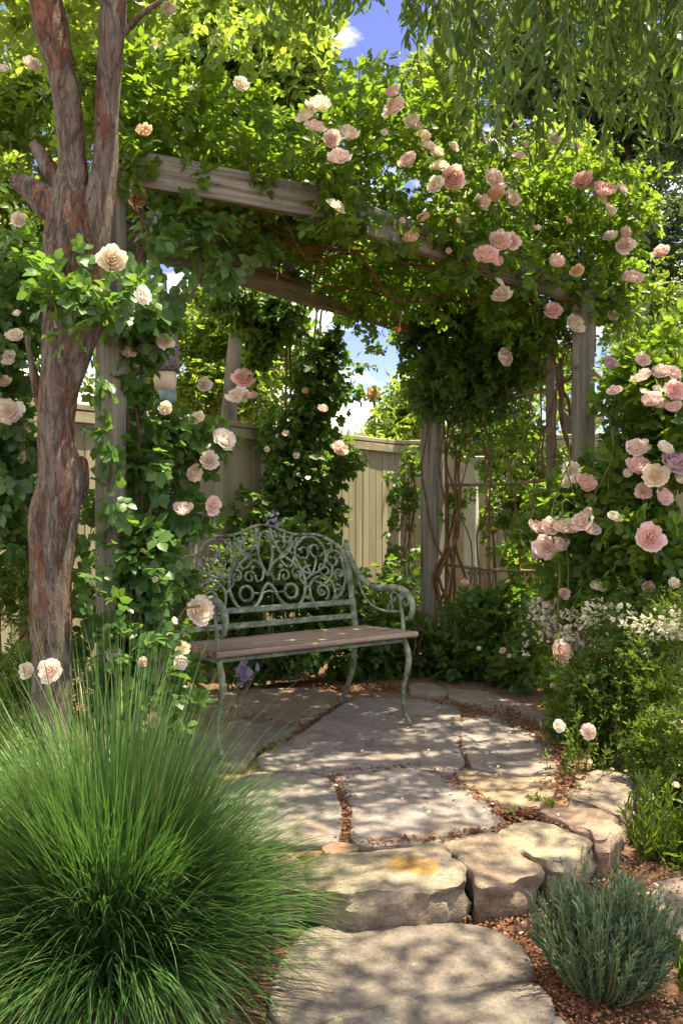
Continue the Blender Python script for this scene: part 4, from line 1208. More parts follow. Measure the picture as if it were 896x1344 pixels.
blossoms(nr, [(147, 341, 44, 'c', 2.88), (275, 605, 40, 'w', 3.36), (294, 577, 34, 'w', 3.36), (255, 621, 26, 'c', 3.36), (240, 669, 30, 'p', 3.3), (280, 663, 26, 'p', 3.35), (262, 801, 34, 'c', 3.18), (258, 549, 24, 'c', 3.38), (268, 505, 28, 'w', 3.5), (217, 448, 22, 'w', 3.35), (188, 388, 28, 'w', 3.35), (168, 462, 20, 'w', 3.3), (218, 537, 24, 'c', 3.4), (180, 258, 28, 'o', 3.4), (237, 870, 22, 'w', 3.05), (205, 760, 13, 'w', 3.15), (228, 815, 14, 'w', 3.1), (240, 850, 18, 'c', 3.05), (150, 860, 22, 'w', 3.0), (186, 868, 22, 'p', 3.0), (66, 880, 26, 'p', 2.8), (202, 946, 20, 'p', 2.7), (36, 880, 24, 'w', 2.85)], face=(0.35, -0.8, 0.3))

# rose behind the tree at the left edge
lb = thing('rose_bush', 'tall rose bush with white blooms at the left edge behind the peeling tree', 'rose bush', P(5, 1000, 3.9), 'rose bushes')
foliage('foliage', [pblob(10, 400, 3.9, 60, 50, 0.3), pblob(15, 470, 3.9, 55, 50, 0.3), pblob(5, 560, 3.8, 50, 60, 0.3), pblob(10, 640, 3.8, 50, 60, 0.3), pblob(0, 730, 3.8, 45, 60, 0.3), pblob(40, 350, 4.0, 50, 40, 0.3), pblob(110, 450, 4.1, 30, 60, 0.2), pblob(-60, 520, 3.8, 70, 160, 0.4), pblob(115, 700, 4.2, 15, 50, .1, 300), pblob(110, 820, 4.0, 25, 50, .12, 600)],
        1500, M['big_leaf'], lb, L=0.054, nl=5, tmpl=8, k=6, thr=-0.1, seed=83, wr=0.72, droop=0.45, facing=0.3)
mb = MB()
for i in range(7):
    x = -30 + i * 14
    cane(mb, [P(x, 1010, 3.9), P(x + 10, 800, 3.9), P(x - 6, 600, 3.9), P(x + 8, 420, 3.9)], 0.009, 0.004, seed=110 + i, wob=0.03)
mb.build('cane', M['cane'], lb)
blossoms(lb, [(42, 85, 30, 'w', 3.3), (5, 92, 28, 'w', 3.4), (25, 288, 26, 'w', 3.5), (13, 541, 32, 'w', 3.5), (38, 558, 22, 'c', 3.55), (20, 440, 22, 'w', 3.6), (12, 470, 20, 'w', 3.55), (40, 560, 18, 'w', 3.5), (128, 68, 18, 'w', 3.4), (222, 12, 22, 'w', 3.6), (195, 58, 26, 'w', 3.7), (22, 412, 18, 'w', 3.6), (5, 500, 20, 'c', 3.6), (30, 600, 16, 'w', 3.6)])

# ================================================================== RIGHT ROSE BUSH
rb = thing('rose_bush', 'big sunlit rose bush full of pink blooms at the right edge of the garden', 'rose bush', P(850, 1000, 4.3), 'rose bushes')
RB = [pblob(850, 520, 4.5, 60, 60, 0.3), pblob(900, 600, 4.4, 70, 70, 0.35), pblob(830, 620, 4.5, 60, 50, 0.3), pblob(770, 680, 4.5, 50, 45, 0.25), pblob(840, 710, 4.3, 70, 55, 0.3), pblob(900, 740, 4.2, 60, 60, 0.3), pblob(760, 760, 4.5, 40, 50, 0.25), pblob(880, 480, 4.6, 50, 60, 0.3), pblob(740, 650, 4.6, 26, 22, .12), pblob(830, 790, 4.4, 60, 50, 0.3), pblob(700, 705, 4.6, 22, 18, .1)]
foliage('foliage', RB, 2700, M['rose_leaf'], rb, L=0.055, nl=5, tmpl=8, k=6, thr=-0.1, seed=85, wr=0.64, droop=0.2)
ROSES_R = [(800, 477, 24, 'm', 4.2), (805, 512, 20, 'p', 4.2), (843, 472, 22, 'p', 4.25), (838, 497, 20, 'p', 4.2), (845, 492, 22, 'p', 4.25), (868, 487, 26, 'p', 4.2), (884, 490, 24, 'p', 4.25), (885, 512, 26, 'p', 4.15), (845, 515, 18, 'c', 4.2), (855, 524, 26, 'p', 4.15), (866, 530, 24, 'p', 4.15), (884, 535, 26, 'p', 4.1), (862, 510, 18, 'c', 4.2), (836, 587, 32, 'p', 4.1), (838, 612, 30, 'p', 4.1), (824, 622, 20, 'c', 4.1), (860, 624, 30, 'c', 4.1), (872, 588, 28, 'w', 4.1), (886, 608, 32, 'm', 4.05), (893, 630, 26, 'p', 4.05), (843, 645, 24, 'p', 4.05), (871, 652, 26, 'p', 4.05),
           (769, 634, 27, 'p', 4.2), (748, 616, 22, 'w', 4.25), (743, 632, 20, 'c', 4.25), (756, 628, 18, 'p', 4.25), (740, 779, 30, 'p', 4.1), (853, 706, 34, 'p', 3.95), (717, 719, 36, 'p', 4.25), (732, 716, 26, 'p', 4.25), (706, 728, 24, 'p', 4.25), (704, 692, 24, 'p', 4.3), (722, 690, 26, 'p', 4.3), (738, 692, 24, 'p', 4.3), (762, 684, 30, 'p', 4.25), (776, 694, 24, 'p', 4.25), (750, 690, 22, 'c', 4.25), (770, 672, 20, 'p', 4.25), (806, 678, 18, 'w', 4.15), (815, 846, 28, 'p', 3.75), (735, 855, 28, 'p', 4.1), (850, 771, 24, 'p', 3.9), (884, 765, 20, 'w', 3.9), (800, 800, 20, 'p', 4.0), (783, 770, 20, 'c', 4.1), (772, 960, 20, 'p', 3.35), (733, 953, 16, 'w', 3.5), (892, 954, 24, 'p', 3.3), (886, 1031, 18, 'w', 2.95), (829, 1068, 14, 'w', 3.05), (815, 545, 13, 'p', 4.2), (788, 552, 12, 'p', 4.2), (660, 855, 14, 'p', 4.9), (668, 862, 12, 'p', 4.9), (628, 852, 13, 'p', 5.0), (609, 765, 14, 'p', 5.6), (855, 930, 10, 'w', 3.4), (773, 1000, 10, 'w', 3.4), (770, 890, 9, 'p', 3.7), (724, 900, 12, 'p', 4.1)]
blossoms(rb, ROSES_R, face=(-0.1, -0.75, 0.55))
mb = MB()
for i in range(16):
    x = 730 + i * 12
    cane(mb, [P(x, 960, 4.3), P(x + random.uniform(-12, 16), 800, 4.35), P(x + random.uniform(-15, 20), 680, 4.35), P(x + random.uniform(-10, 25), 540 + random.uniform(0, 120), 4.4)], 0.008, 0.003, seed=130 + i, wob=0.03)
mb.build('cane', M['green_cane'], rb)

# tiny white flowers below the roses
def cloud(name, label, blobs, count, L, d_label, seed):
    t = thing(name, label, 'flowering plant', d_label, 'clouds of tiny white flowers')
    p, o = blob_pts(blobs, count // 2, 9, 0.0, seed, 0.35)
    a = sprigs(p, o, nl=5, L=L * 0.8, wr=0.85, gap=0.8, up=0.8, droop=-0.2, seed=seed + 3, jit=0.8)
    link('blossom', leaf_mesh('tiny_white_blossom', *a), M['tiny_white'], t)
    foliage('foliage', [((b[0][0], b[0][1] + 0.05, b[0][2] - b[1][2] * 0.5), (b[1][0], b[1][1], b[1][2] * 1.2), b[2]) for b in blobs], count // 2, M['shrub_leaf'], t, L=0.022, nl=5, wr=0.3, seed=seed + 5, k=8, droop=-0.4)


cloud('white_flower', 'cloud of tiny cream white flowers at the right edge below the rose bush', [pblob(860, 815, 3.8, 55, 28, 0.2), pblob(800, 805, 3.95, 35, 22, 0.15), pblob(895, 800, 3.7, 40, 35, 0.2), pblob(840, 775, 3.95, 30, 20, 0.15)], 1500, 0.014, P(850, 960, 3.9), 201)
cloud('white_flower', 'cloud of tiny white flowers in front of the thin brown trellis pole', [pblob(705, 820, 4.5, 22, 34, 0.12), pblob(700, 850, 4.5, 16, 18, 0.1), pblob(760, 825, 4.3, 30, 24, 0.12)], 1000, 0.015, P(715, 930, 4.5), 202)

# fine dark shrub in front of the right roses
ds = thing('shrub', 'fine leaved dark green shrub spilling over the right rim of the patio', 'shrub', P(830, 1110, 3.35), 'shrubs')
foliage('foliage', [pblob(790, 900, 3.9, 60, 50, 0.3), pblob(850, 910, 3.6, 60, 60, 0.35), pblob(830, 980, 3.5, 60, 60, 0.3), pblob(900, 980, 3.3, 60, 90, 0.35), pblob(860, 1040, 3.3, 50, 55, 0.25), pblob(760, 950, 3.9, 40, 50, 0.2), pblob(890, 1080, 3.1, 50, 60, 0.25), pblob(880, 1120, 2.95, 40, 45, 0.2), pblob(800, 1000, 3.6, 40, 30, 0.2), pblob(850, 850, 3.9, 60, 35, 0.25), pblob(740, 905, 4.2, 30, 40, 0.2)],
        7800, M['shrub_leaf'], ds, L=0.028, nl=5, tmpl=2, k=7, thr=-0.1, seed=91, wr=0.5, droop=-0.25)
g = np.random.default_rng(92)
pts, tt = [], []
mb = MB()
for i in range(110):
    x = g.uniform(725, 900); y = g.uniform(860, 1010); d = 4.15 - (y - 860) / 150 * 0.7 + g.uniform(-.1, .1)
    a = P(x, y + 70, d); b = P(x + g.uniform(-22, 18), y - g.uniform(10, 50), d - g.uniform(0, .15))
    mid = (a + b) / 2 + g.normal(size=3) * 0.02
    tube(mb, [a, mid, b], [0.0025, 0.002, 0.0012], 4, 4)
    for k in range(26):
        t = g.uniform(0.2, 1); pts.append(a * (1 - t) ** 2 + mid * 2 * t * (1 - t) + b * t * t); tt.append(norm(b - a) * 0.7 + g.normal(size=3) * 0.55)
mb.build('stem', M['green_cane'], ds)
pts, tt = np.array(pts), np.array(tt); n = len(pts)
link('foliage', leaf_mesh('sprig_leaves', pts, tt, norm(g.normal(size=(n, 3)) + np.array([0, 0, .7])), g.uniform(0.016, 0.032, n), 0.008), M['weed_leaf'], ds)

# low shrubs behind the bench and at the right rear
for (lab, bl, n, sd) in [
    ('dark leafy shrub in the shade behind the bench back and seat', [pblob(330, 850, 5.3, 45, 40, 0.25), pblob(390, 855, 5.4, 45, 38, 0.25), pblob(290, 830, 5.3, 40, 50, 0.25), pblob(440, 850, 5.5, 45, 42, 0.25), pblob(300, 740, 5.3, 45, 45, 0.2), pblob(370, 755, 5.4, 50, 45, 0.2), pblob(440, 775, 5.5, 40, 40, 0.2), pblob(400, 715, 5.6, 40, 30, 0.2)], 2300, 301),
    ('low dark leafy shrub filling the corner right of the bench', [pblob(500, 840, 5.6, 45, 55, 0.25), pblob(550, 855, 5.7, 35, 42, 0.25), pblob(520, 800, 5.9, 35, 40, 0.2)], 900, 302),
    ('bushy dark green shrub at the foot of the trellis', [pblob(620, 830, 5.6, 42, 55, 0.25), pblob(660, 855, 5.4, 40, 50, 0.25), pblob(690, 880, 5.1, 36, 40, 0.25), pblob(600, 870, 5.5, 30, 28, 0.2), pblob(665, 800, 5.6, 40, 34, 0.2)], 1300, 303)]:
    c = bl[0][0]
    t = thing('shrub', lab, 'shrub', (c[0], c[1], GZ), 'shrubs')
    foliage('foliage', bl, n, M['ivy_leaf'], t, L=0.05, nl=5, tmpl=2, k=6, thr=-0.2, seed=sd, wr=0.68, droop=0.1)
    mb = MB(); g = np.random.default_rng(sd)
    for i in range(8):
        a = np.array([c[0] + g.normal() * 0.2, c[1] + g.normal() * 0.1, GZ]); b = a + np.array([g.normal() * 0.12, g.normal() * 0.1, 0.5])
        cane(mb, [a, (a + b) / 2 + g.normal(size=3) * 0.03, b], 0.006, 0.003, seed=sd + i)
    mb.build('stem', M['cane'], t)

gl = thing('ground_plant', 'ferny yellow green plant at the left edge behind the arching grass', 'plant', P(10, 1120, 2.9))
foliage('foliage', [pblob(10, 1000, 2.9, 50, 50, 0.2), pblob(15, 950, 3.1, 45, 50, 0.2), pblob(5, 880, 3.3, 50, 50, 0.25), pblob(20, 800, 3.6, 40, 60, 0.2), pblob(120, 920, 3.3, 50, 50, .15, 900)], 1500, M['shrub_leaf'], gl, L=0.024, nl=7, tmpl=2, k=7, thr=-0.15, seed=95, wr=0.42, droop=-0.1)

# blue iris flowers
def iris(label, px, py, d, s, ground_py):
    t = thing('iris', label, 'flower', P(px, ground_py, d))
    g = np.random.default_rng(int(px)); n = 20
    c = P(px, py, d); r = s / F * d
    pts = c + g.normal(size=(n, 3)) * r * np.array([.22, .15, .28])
    tt = norm(g.normal(size=(n, 3)) + np.array([0, -.4, -.2])); nn = norm(g.normal(size=(n, 3)) + np.array([0, -.6, .5]))
    link('blossom', leaf_mesh('iris_petals', pts, tt, nn, g.uniform(.3, .5, n) * r, g.uniform(.22, .36, n) * r, 8), M['iris'], t)
    mb = MB(); tube(mb, [P(px - 3, ground_py, d), P(px - 4, (py + ground_py) / 2, d), c], 0.004, 5, 4); mb.build('stem', M['green_cane'], t)


iris('pale violet iris flower low in the shade under the left end of the bench', 316, 880, 4.35, 36, 930)
iris('single violet blue flower showing just above the crest of the bench back', 362, 683, 4.75, 18, 860)

# ================================================================== HANGING LANTERN
ld = 3.7
ln = thing('hanging_lantern', 'lantern with grey woven mesh top and glass foot hanging among leaves', 'lantern', P(217, 545, ld))
def lathe_sq(mb, c, prof, n=12, e=3.0):
    v, f = [], []
    for (r, z) in prof:
        for k in range(n * 4):
            a = 2 * math.pi * k / (n * 4)
            q = (abs(math.cos(a)) ** e + abs(math.sin(a)) ** e) ** (-1 / e)
            v.append((c[0] + r * q * math.cos(a), c[1] + r * q * math.sin(a), z))
    m = n * 4
    for i in range(len(prof) - 1):
        for k in range(m): f.append((i*m+k, i*m+(k+1) % m, (i+1)*m+(k+1) % m, (i+1)*m+k))
    f.append(tuple(reversed(range(m)))); f.append(tuple((len(prof)-1)*m+k for k in range(m)))
    mb.add(v, f)
zf = lambda py: P(0, py, ld)[2]
c = P(217, 500, ld)
M['mesh_grey'] = simple_mat('grey_woven_mesh', [(0.4, (0.09, 0.085, 0.08)), (0.6, (0.3, 0.29, 0.28))], 90, 0.8, 90, 1.0, 0.01, detail=1)
M['parchment'] = simple_mat('parchment_shade', [(0.3, (0.55, 0.44, 0.3)), (0.7, (0.74, 0.64, 0.48))], 12, 0.7, 30, 0.4, 0.006)
M['teal_glass'] = simple_mat('teal_glass', [(0.3, (0.1, 0.2, 0.18)), (0.7, (0.26, 0.36, 0.32))], 12, 0.25, 30, 0.2, 0.006, spec=0.6)
mb = MB(); lathe_sq(mb, c, [(0.058, zf(487)), (0.06, zf(470)), (0.056, zf(452)), (0.05, zf(432)), (0.025, zf(424))])
for k in range(9):
    for j in range(2): pass
mb.build('mesh_hood', M['mesh_grey'], ln)
mb = MB(); lathe_sq(mb, c, [(0.043, zf(512)), (0.048, zf(500)), (0.048, zf(489))]); mb.build('shade', M['parchment'], ln)
mb = MB(); lathe_sq(mb, c, [(0.034, zf(532)), (0.046, zf(526)), (0.048, zf(513))]); mb.build('glass_foot', M['teal_glass'], ln)
mb = MB(); tube(mb, [(c[0], c[1], zf(424)), (c[0] + 0.005, c[1], zf(390)), (c[0], c[1], zf(360))], 0.004, 5, 4); mb.build('hanger', M['rust'], ln)

# pale post seen through the vines on the right
pp = thing('garden_post', 'pale old painted post standing behind the trellis vines', 'post', P(618, 815, 6.6))
timber('shaft', P(618, 815, 6.6), P(618, 604, 6.6), 0.1, 0.1, M['pale_post'], pp, up=(0.4, 1, 0), seed=70)
timber('cap', P(618, 604, 6.6) + np.array([-0.09, 0, 0.012]), P(618, 604, 6.6) + np.array([0.09, 0.0, 0.012]), 0.18, 0.03, M['pale_post'], pp, seed=71)
ct = thing('wooden_crate', 'brown slatted crate standing behind the vines at the foot of the trellis', 'crate', P(628, 830, 6.5))
for k in range(5):
    for j in range(2):
        a = P(618 + k * 6, 800, 6.5 + j * 0.2); b = P(618 + k * 6, 745, 6.5 + j * 0.2)
        timber('slat', a, b, 0.028, 0.012, M['brown_bar'], ct, up=(0, 1, 0), seed=72 + k, seg=3)
for py in (752, 793):
    timber('rail', P(613, py, 6.515), P(647, py, 6.515), 0.012, 0.03, M['brown_bar'], ct, seed=79, seg=3)

# ================================================================== GRASS CLUMP
def grass_clump():
    g = np.random.default_rng(77)
    c = np.array([-0.6, 2.2, GZ])
    t = thing('ornamental_grass', 'big arching clump of fine green ornamental grass beside the stepping slab', 'ornamental grass', c)
    def blades(n, Lr, lean, width, mat, name, segs=8, base=0.11, gravity=1.0, umin=0.0, th0=0.0):
        az = g.uniform(0, 2 * math.pi, n)
        u = umin + (1 - umin) * g.uniform(0, 1, n) ** 0.75
        nt_ = max(6, n // 42)
        ta = g.uniform(0, 2 * math.pi, nt_); tu = umin + (1 - umin) * g.uniform(0, 1, nt_) ** 0.75
        k_ = g.integers(0, nt_, n); m_ = g.uniform(0, 1, n) < 0.68
        az = np.where(m_, ta[k_] + g.normal(size=n) * 0.09, az); u = np.where(m_, np.clip(tu[k_] + g.normal(size=n) * 0.06, 0, 1.05), u)
        L = g.uniform(*Lr, n) * (1 - 0.12 * u)
        ln_ = u * lean + g.normal(size=n) * 0.05
        r0 = g.uniform(0, 1, n) ** 0.5 * base
        a2 = az + g.normal(size=n) * 0.35
        p = np.column_stack([c[0] + np.cos(a2) * r0, c[1] + np.sin(a2) * r0, np.full(n, GZ)])
        th = np.abs(ln_) * 0.75 + th0 * u                       # angle from vertical at the base
        bend = gravity * (0.12 + 1.12 * u) * g.uniform(0.7, 1.3, n)
        side = np.column_stack([-np.sin(az), np.cos(az), np.zeros(n)])
        rad = np.column_stack([np.cos(az), np.sin(az), np.zeros(n)])
        sw = g.normal(size=n) * 0.12
        ring = []
        step = L / segs
        w0 = g.uniform(width * .7, width * 1.25, n)
        for i in range(segs + 1):
            f = i / segs
            w = w0 * (1 - f ** 2.2) + 0.0004
            tw = norm(side + rad * 0.35 * np.sin(az * 7 + f * 2)[:, None])
            ring.append((p - tw * w[:, None] / 2, p + tw * w[:, None] / 2))
            ang = np.minimum(th + bend * f ** 1.3, 2.15)
            p = p + (rad * np.sin(ang)[:, None] + np.array([0, 0, 1.0]) * np.cos(ang)[:, None] + side * (sw * f)[:, None]) * step[:, None]
            lo = GZ + 0.015
            p[:, 2] = np.maximum(p[:, 2], lo)
        nv = (segs + 1) * 2
        v = np.stack([x for r in ring for x in r], axis=1).reshape(-1, 3)
        quad = np.array([(2*i, 2*i+1, 2*i+3, 2*i+2) for i in range(segs)]).ravel()
        li = (quad[None, :] + (np.arange(n) * nv)[:, None]).ravel()
        me = bpy.data.meshes.new(name)
        me.vertices.add(len(v)); me.vertices.foreach_set('co', v.astype(np.float32).ravel())
        me.loops.add(len(li)); me.loops.foreach_set('vertex_index', li.astype(np.int32))
        k = n * segs
        me.polygons.add(k); me.polygons.foreach_set('loop_start', (np.arange(k) * 4).astype(np.int32))
        me.update(calc_edges=True); me.validate()
        return link(name, me, mat, t, True)
    blades(3900, (0.4, 0.74), 0.55, 0.0052, M['grass'], 'foliage', base=0.15, gravity=1.05)
    blades(3000, (0.38, 0.7), 0.6, 0.005, M['grass'], 'foliage', base=0.2, gravity=1.15, umin=0.55, th0=0.5)
    blades(650, (0.62, 1.0), 0.6, 0.0042, M['grass'], 'foliage', base=0.13, gravity=0.7)
    blades(300, (0.35, 0.72), 0.7, 0.004, M['straw'], 'dead_foliage', base=0.18, gravity=1.2, umin=0.3)
    blades(130, (0.7, 1.0), 0.5, 0.0032, M['straw'], 'flower_stalk', gravity=0.4)
    return t


grass_clump()

# ================================================================== LAVENDER
def spiky(name, label, cat, c, n, h, r, mat, leafL, per, seed, lean=0.55, wr=0.13, group=None):
    g = np.random.default_rng(seed)
    t = thing(name, label, cat, c, group)
    mb = MB(); pts, tt = [], []
    for i in range(n):
        az = g.uniform(0, 6.283); u = g.uniform(0, 1) ** 0.6
        a = c + np.array([math.cos(az) * r * 0.35 * u, math.sin(az) * r * 0.35 * u, 0])
        az = az + 0.35 * math.sin(az * 2 + seed)
        hh = h * g.uniform(0.55, 1.15) * (1 + 0.16 * math.sin(az * 2 + 0.6) + 0.1 * math.sin(az * 5 + seed)) * (1 - 0.28 * u * u)
        b = c + np.array([math.cos(az) * r * u * g.uniform(.85, 1.1), math.sin(az) * r * u * g.uniform(.85, 1.1), hh])
        mid = a * 0.5 + b * 0.5 + np.array([math.cos(az), math.sin(az), 0]) * r * 0.14 * u
        tube(mb, [a, mid, b], [0.0022, 0.0018, 0.001], 4, 3)
        for k in range(per):
            f = (k + g.uniform(0, 1)) / per
            f = 0.12 + 0.88 * f
            p = a * (1 - f) ** 2 + mid * 2 * f * (1 - f) + b * f * f
            ax = norm(b - a); s = norm(np.cross(ax, g.normal(size=3)))
            pts.append(p); tt.append(ax * (0.75 + 0.5 * f) + s * lean)
    mb.build('stem', M['green_cane'], t)
    pts, tt = np.array(pts), np.array(tt); m = len(pts)
    L = g.uniform(leafL * .7, leafL * 1.2, m)
    link('foliage', leaf_mesh('narrow_leaves', pts, tt, norm(g.normal(size=(m, 3))), L, L * wr), mat, t)
    return t, g


spiky('lavender', 'grey green lavender bush growing in mulch beside the stepping slabs', 'lavender', np.array([0.645, 2.07, GZ]), 330, 0.27, 0.175, M['lavender'], 0.027, 28, 400)
weeds = [((0.86, 1.98), 16, 0.25, 0.08, 401, 'yellow green weed with long leaves in the bottom right corner'), ((0.98, 2.12), 14, 0.22, 0.1, 402, 'small yellow green weed at the right edge behind the corner weed'), ((1.06, 2.86), 16, 0.3, 0.1, 403, 'light green weed beside the corner edge stone'), ((1.2, 2.78), 18, 0.34, 0.14, 404, 'darker leafy weed at the right edge behind the light green one')]
for (xy, n, h, r, sd, lab) in weeds:
    spiky('weed', lab, 'weed', np.array([xy[0], xy[1], GZ]), n, h, r, M['weed_leaf'] if sd < 403 else M['shrub_leaf'], 0.05, 14, sd, lean=0.6, wr=0.15, group='weeds at the right edge')
for i, (px, py, lab) in enumerate([(700, 1052, 'tiny green seedling in the joint beside the tan flagstone'), (722, 1060, 'tiny green seedling between the corner edge stone and the tan flagstone'), (672, 1072, 'tiny green seedling in the joint between the cream edge stone and the big slab')]):
    spiky('seedling', lab, 'seedling', G(px, py, -0.01), 5, 0.035, 0.03, M['weed_leaf'], 0.02, 4, 420 + i, lean=0.9, wr=0.5)

# ================================================================== WILLOW
wl = thing('willow', 'willow with long narrow leaves hanging into the top right of the picture', 'tree', (3.6, 4.6, GZ))
mb = MB()
tube(mb, [(3.6, 4.6, GZ), (3.62, 4.55, 1.2), (3.5, 4.5, 2.6), (3.3, 4.4, 4.0), (2.8, 4.3, 5.2), (2.4, 4.2, 6.2)], [0.26, 0.2, 0.18, 0.15, 0.1, 0.05], 14, 6, disp=barkdisp)
tube(mb, [(3.4, 4.45, 3.4), (2.7, 4.2, 4.4), (1.8, 3.9, 4.9), (0.9, 3.7, 5.0), (0.1, 3.7, 4.8)], [0.1, 0.075, 0.05, 0.035, 0.02], 9, 6)
tube(mb, [(3.45, 4.5, 3.1), (2.9, 4.9, 4.3), (2.2, 5.4, 5.0), (1.4, 5.6, 5.2)], [0.09, 0.06, 0.04, 0.02], 9, 6)
tube(mb, [(3.35, 4.4, 3.7), (2.9, 3.4, 4.6), (2.3, 2.7, 4.9), (1.6, 2.3, 4.8)], [0.08, 0.06, 0.04, 0.02], 9, 6)
mb.build('trunk', M['dark_bark'], wl)


def strands(specs, seed, per=0.028):
    g = np.random.default_rng(seed)
    mb = MB(); pts, tt = [], []
    for (top, tip) in specs:
        d = tip - top; L = np.linalg.norm(d)
        mid = (top + tip) / 2 + np.array([g.normal() * .05, g.normal() * .05, L * 0.08])
        tube(mb, [top, mid, tip], [0.004, 0.003, 0.0015], 4, 4)
        n = int(L / per)
        for k in range(n):
            f = (k + g.uniform(0, 1)) / n
            p = top * (1 - f) ** 2 + mid * 2 * f * (1 - f) + tip * f * f
            pts.append(p); tt.append(norm(g.normal(size=3) * np.array([.55, .55, .25]) + np.array([0, 0, -0.95])))
    pts, tt = np.array(pts), np.array(tt)
    return mb, pts, tt, g


sp_ = []
g = np.random.default_rng(501)
for i in range(125):
    px = g.uniform(520, 930); d = g.uniform(3.3, 5.0)
    lim = np.interp(px, [510, 560, 600, 640, 690, 740, 800, 860, 930], [70, 90, 130, 200, 230, 210, 200, 190, 200])
    tipy = g.uniform(0.1, 1) ** 0.7 * lim + (60 if g.uniform() < 0.06 else 0)
    tip = P(px, tipy, d); top = tip + np.array([g.normal() * 0.12, g.normal() * 0.12, g.uniform(0.9, 1.6)])
    sp_.append((top, tip))
for i in range(26):
    px = g.uniform(330, 500); d = g.uniform(3.3, 4.4)
    tip = P(px, g.uniform(-20, 60 if px < 440 else 20), d); sp_.append((tip + np.array([g.normal() * .1, g.normal() * .1, g.uniform(0.8, 1.3)]), tip))
mb, pts, tt, g2 = strands(sp_, 502)
mb.build('branch', M['green_cane'], wl)
n = len(pts)
link('foliage', leaf_mesh('willow_leaves', pts, tt, norm(g2.normal(size=(n, 3)) + np.array([0, -0.5, 0])), g2.uniform(0.06, 0.125, n), g2.uniform(0.016, 0.03, n), 8), M['willow_leaf'], wl)
# crown above the picture: it casts the dappled shade on the patio
g = np.random.default_rng(503)
N = 15000
p = np.column_stack([g.uniform(0.45, 3.8, N), g.uniform(1.5, 4.7, N), g.uniform(3.85, 5.3, N)])
p = p[(wavy(p, 6.5, 504) + 0.5 * wavy(p, 14, 505)) > np.where(p[:, 1] < 3.5, -0.02, 0.14)]
n = len(p)
tt = norm(g.normal(size=(n, 3)) * np.array([.6, .6, .4]) + np.array([0, 0, -0.6]))
link('crown', leaf_mesh('willow_crown', p, tt, norm(g.normal(size=(n, 3))), g.uniform(0.08, 0.13, n), g.uniform(0.022, 0.034, n), 2), M['willow_leaf'], wl)

# ================================================================== TREES BEYOND THE FENCE
def bg_tree(label, base, blobs, n, mat, L, nl, seed, trunk_r=0.1, name='tree', k=3, thr=-0.15, wr=0.55, shell=0.5):
    t = thing(name, label, 'tree', (base[0], base[1], GZ), 'trees beyond the fence')
    c = np.mean([b[0] for b in blobs], axis=0)
    mb = MB()
    tube(mb, [(base[0], base[1], GZ - 0.1), (base[0] + 0.05, base[1], 0.8), (base[0] * .6 + c[0] * .4, base[1] * .6 + c[1] * .4, 0.55 * c[2]), c], [trunk_r, trunk_r * 0.85, trunk_r * .7, trunk_r * .4], 9, 5)
    for b in blobs:
        tube(mb, [(base[0] * .6 + c[0] * .4, base[1] * .6 + c[1] * .4, 0.55 * c[2]), (c + b[0]) / 2 + np.array([0, 0, .1]), b[0]], [trunk_r * .5, trunk_r * .35, trunk_r * .12], 6, 4)
    mb.build('trunk', M['dark_bark'], t)
    foliage('crown', blobs, n, mat, t, L=L, nl=nl, tmpl=2, k=k, thr=thr, seed=seed, wr=wr, shell=shell, droop=0.3)
    return t


bg_tree('sunny yellow green tree beyond the fence at the left behind the forked trunk', (-3.0, 8.4), [pblob(20, 120, 8.3, 120, 130, 1.0), pblob(160, 60, 8.6, 130, 110, 1.0), pblob(40, 300, 8.0, 110, 90, 0.8), pblob(-100, 200, 8.0, 120, 200, 1.0), pblob(200, 190, 8.5, 90, 80, 0.8), pblob(140, 320, 8.2, 60, 50, 0.6)], 5600, M['sun_leaf'], 0.085, 5, 601)
bg_tree('bright yellow green tree above the arbor left of the gap of blue sky', (-1.2, 8.0), [pblob(300, 60, 7.8, 100, 90, 0.8), pblob(380, 110, 8.0, 60, 80, 0.7), pblob(300, 200, 8.0, 90, 70, 0.7), pblob(420, 150, 8.2, 40, 50, .5)], 4300, M['sun_leaf'], 0.085, 5, 602)
bg_tree('low sunlit golden green tree just behind the fence left of the vine column', (-1.6, 11.2), [pblob(275, 450, 11.0, 70, 70, 0.8), pblob(250, 520, 10.6, 60, 50, 0.7), pblob(330, 520, 10.8, 50, 50, 0.7), pblob(300, 400, 11.2, 60, 40, 0.7), pblob(200, 480, 10.8, 60, 80, .8), pblob(360, 440, 11.2, 40, 70, 0.6)], 5200, M['sun_leaf'], 0.075, 5, 603)
bg_tree('small sunlit golden green tree beyond the fence corner under the patch of sky', (0.75, 10.5), [pblob(520, 560, 10.0, 40, 30, 0.5), pblob(545, 530, 10.2, 40, 40, 0.5), pblob(500, 585, 9.8, 30, 20, 0.4), pblob(575, 500, 10.4, 40, 45, 0.5)], 1500, M['sun_leaf'], 0.07, 5, 604)
bg_tree('sunlit yellow green tree rising over the right half of the arbor', (2.6, 8.6), [pblob(580, 130, 8.5, 50, 70, 0.6), pblob(640, 200, 8.4, 70, 55, 0.6), pblob(720, 215, 8.3, 60, 45, 0.6), pblob(590, 60, 8.8, 26, 50, 0.5), pblob(545, 190, 8.6, 40, 40, .5)], 3600, M['sun_leaf'], 0.06, 5, 605)
bg_tree('tall dark fine leaved tree filling the upper right corner', (5.2, 13.0), [pblob(680, 60, 12.5, 60, 130, 1.0), pblob(760, 130, 12.5, 100, 120, 1.2), pblob(860, 200, 12.0, 100, 140, 1.2), pblob(860, 60, 12.5, 120, 130, 1.2), pblob(860, 350, 11.5, 70, 90, 1.0), pblob(760, -60, 12.5, 160, 120, 1.2), pblob(700, 190, 12.5, 70, 50, .8)], 15000, M['dark_leaf'], 0.075, 5, 606, 0.16)
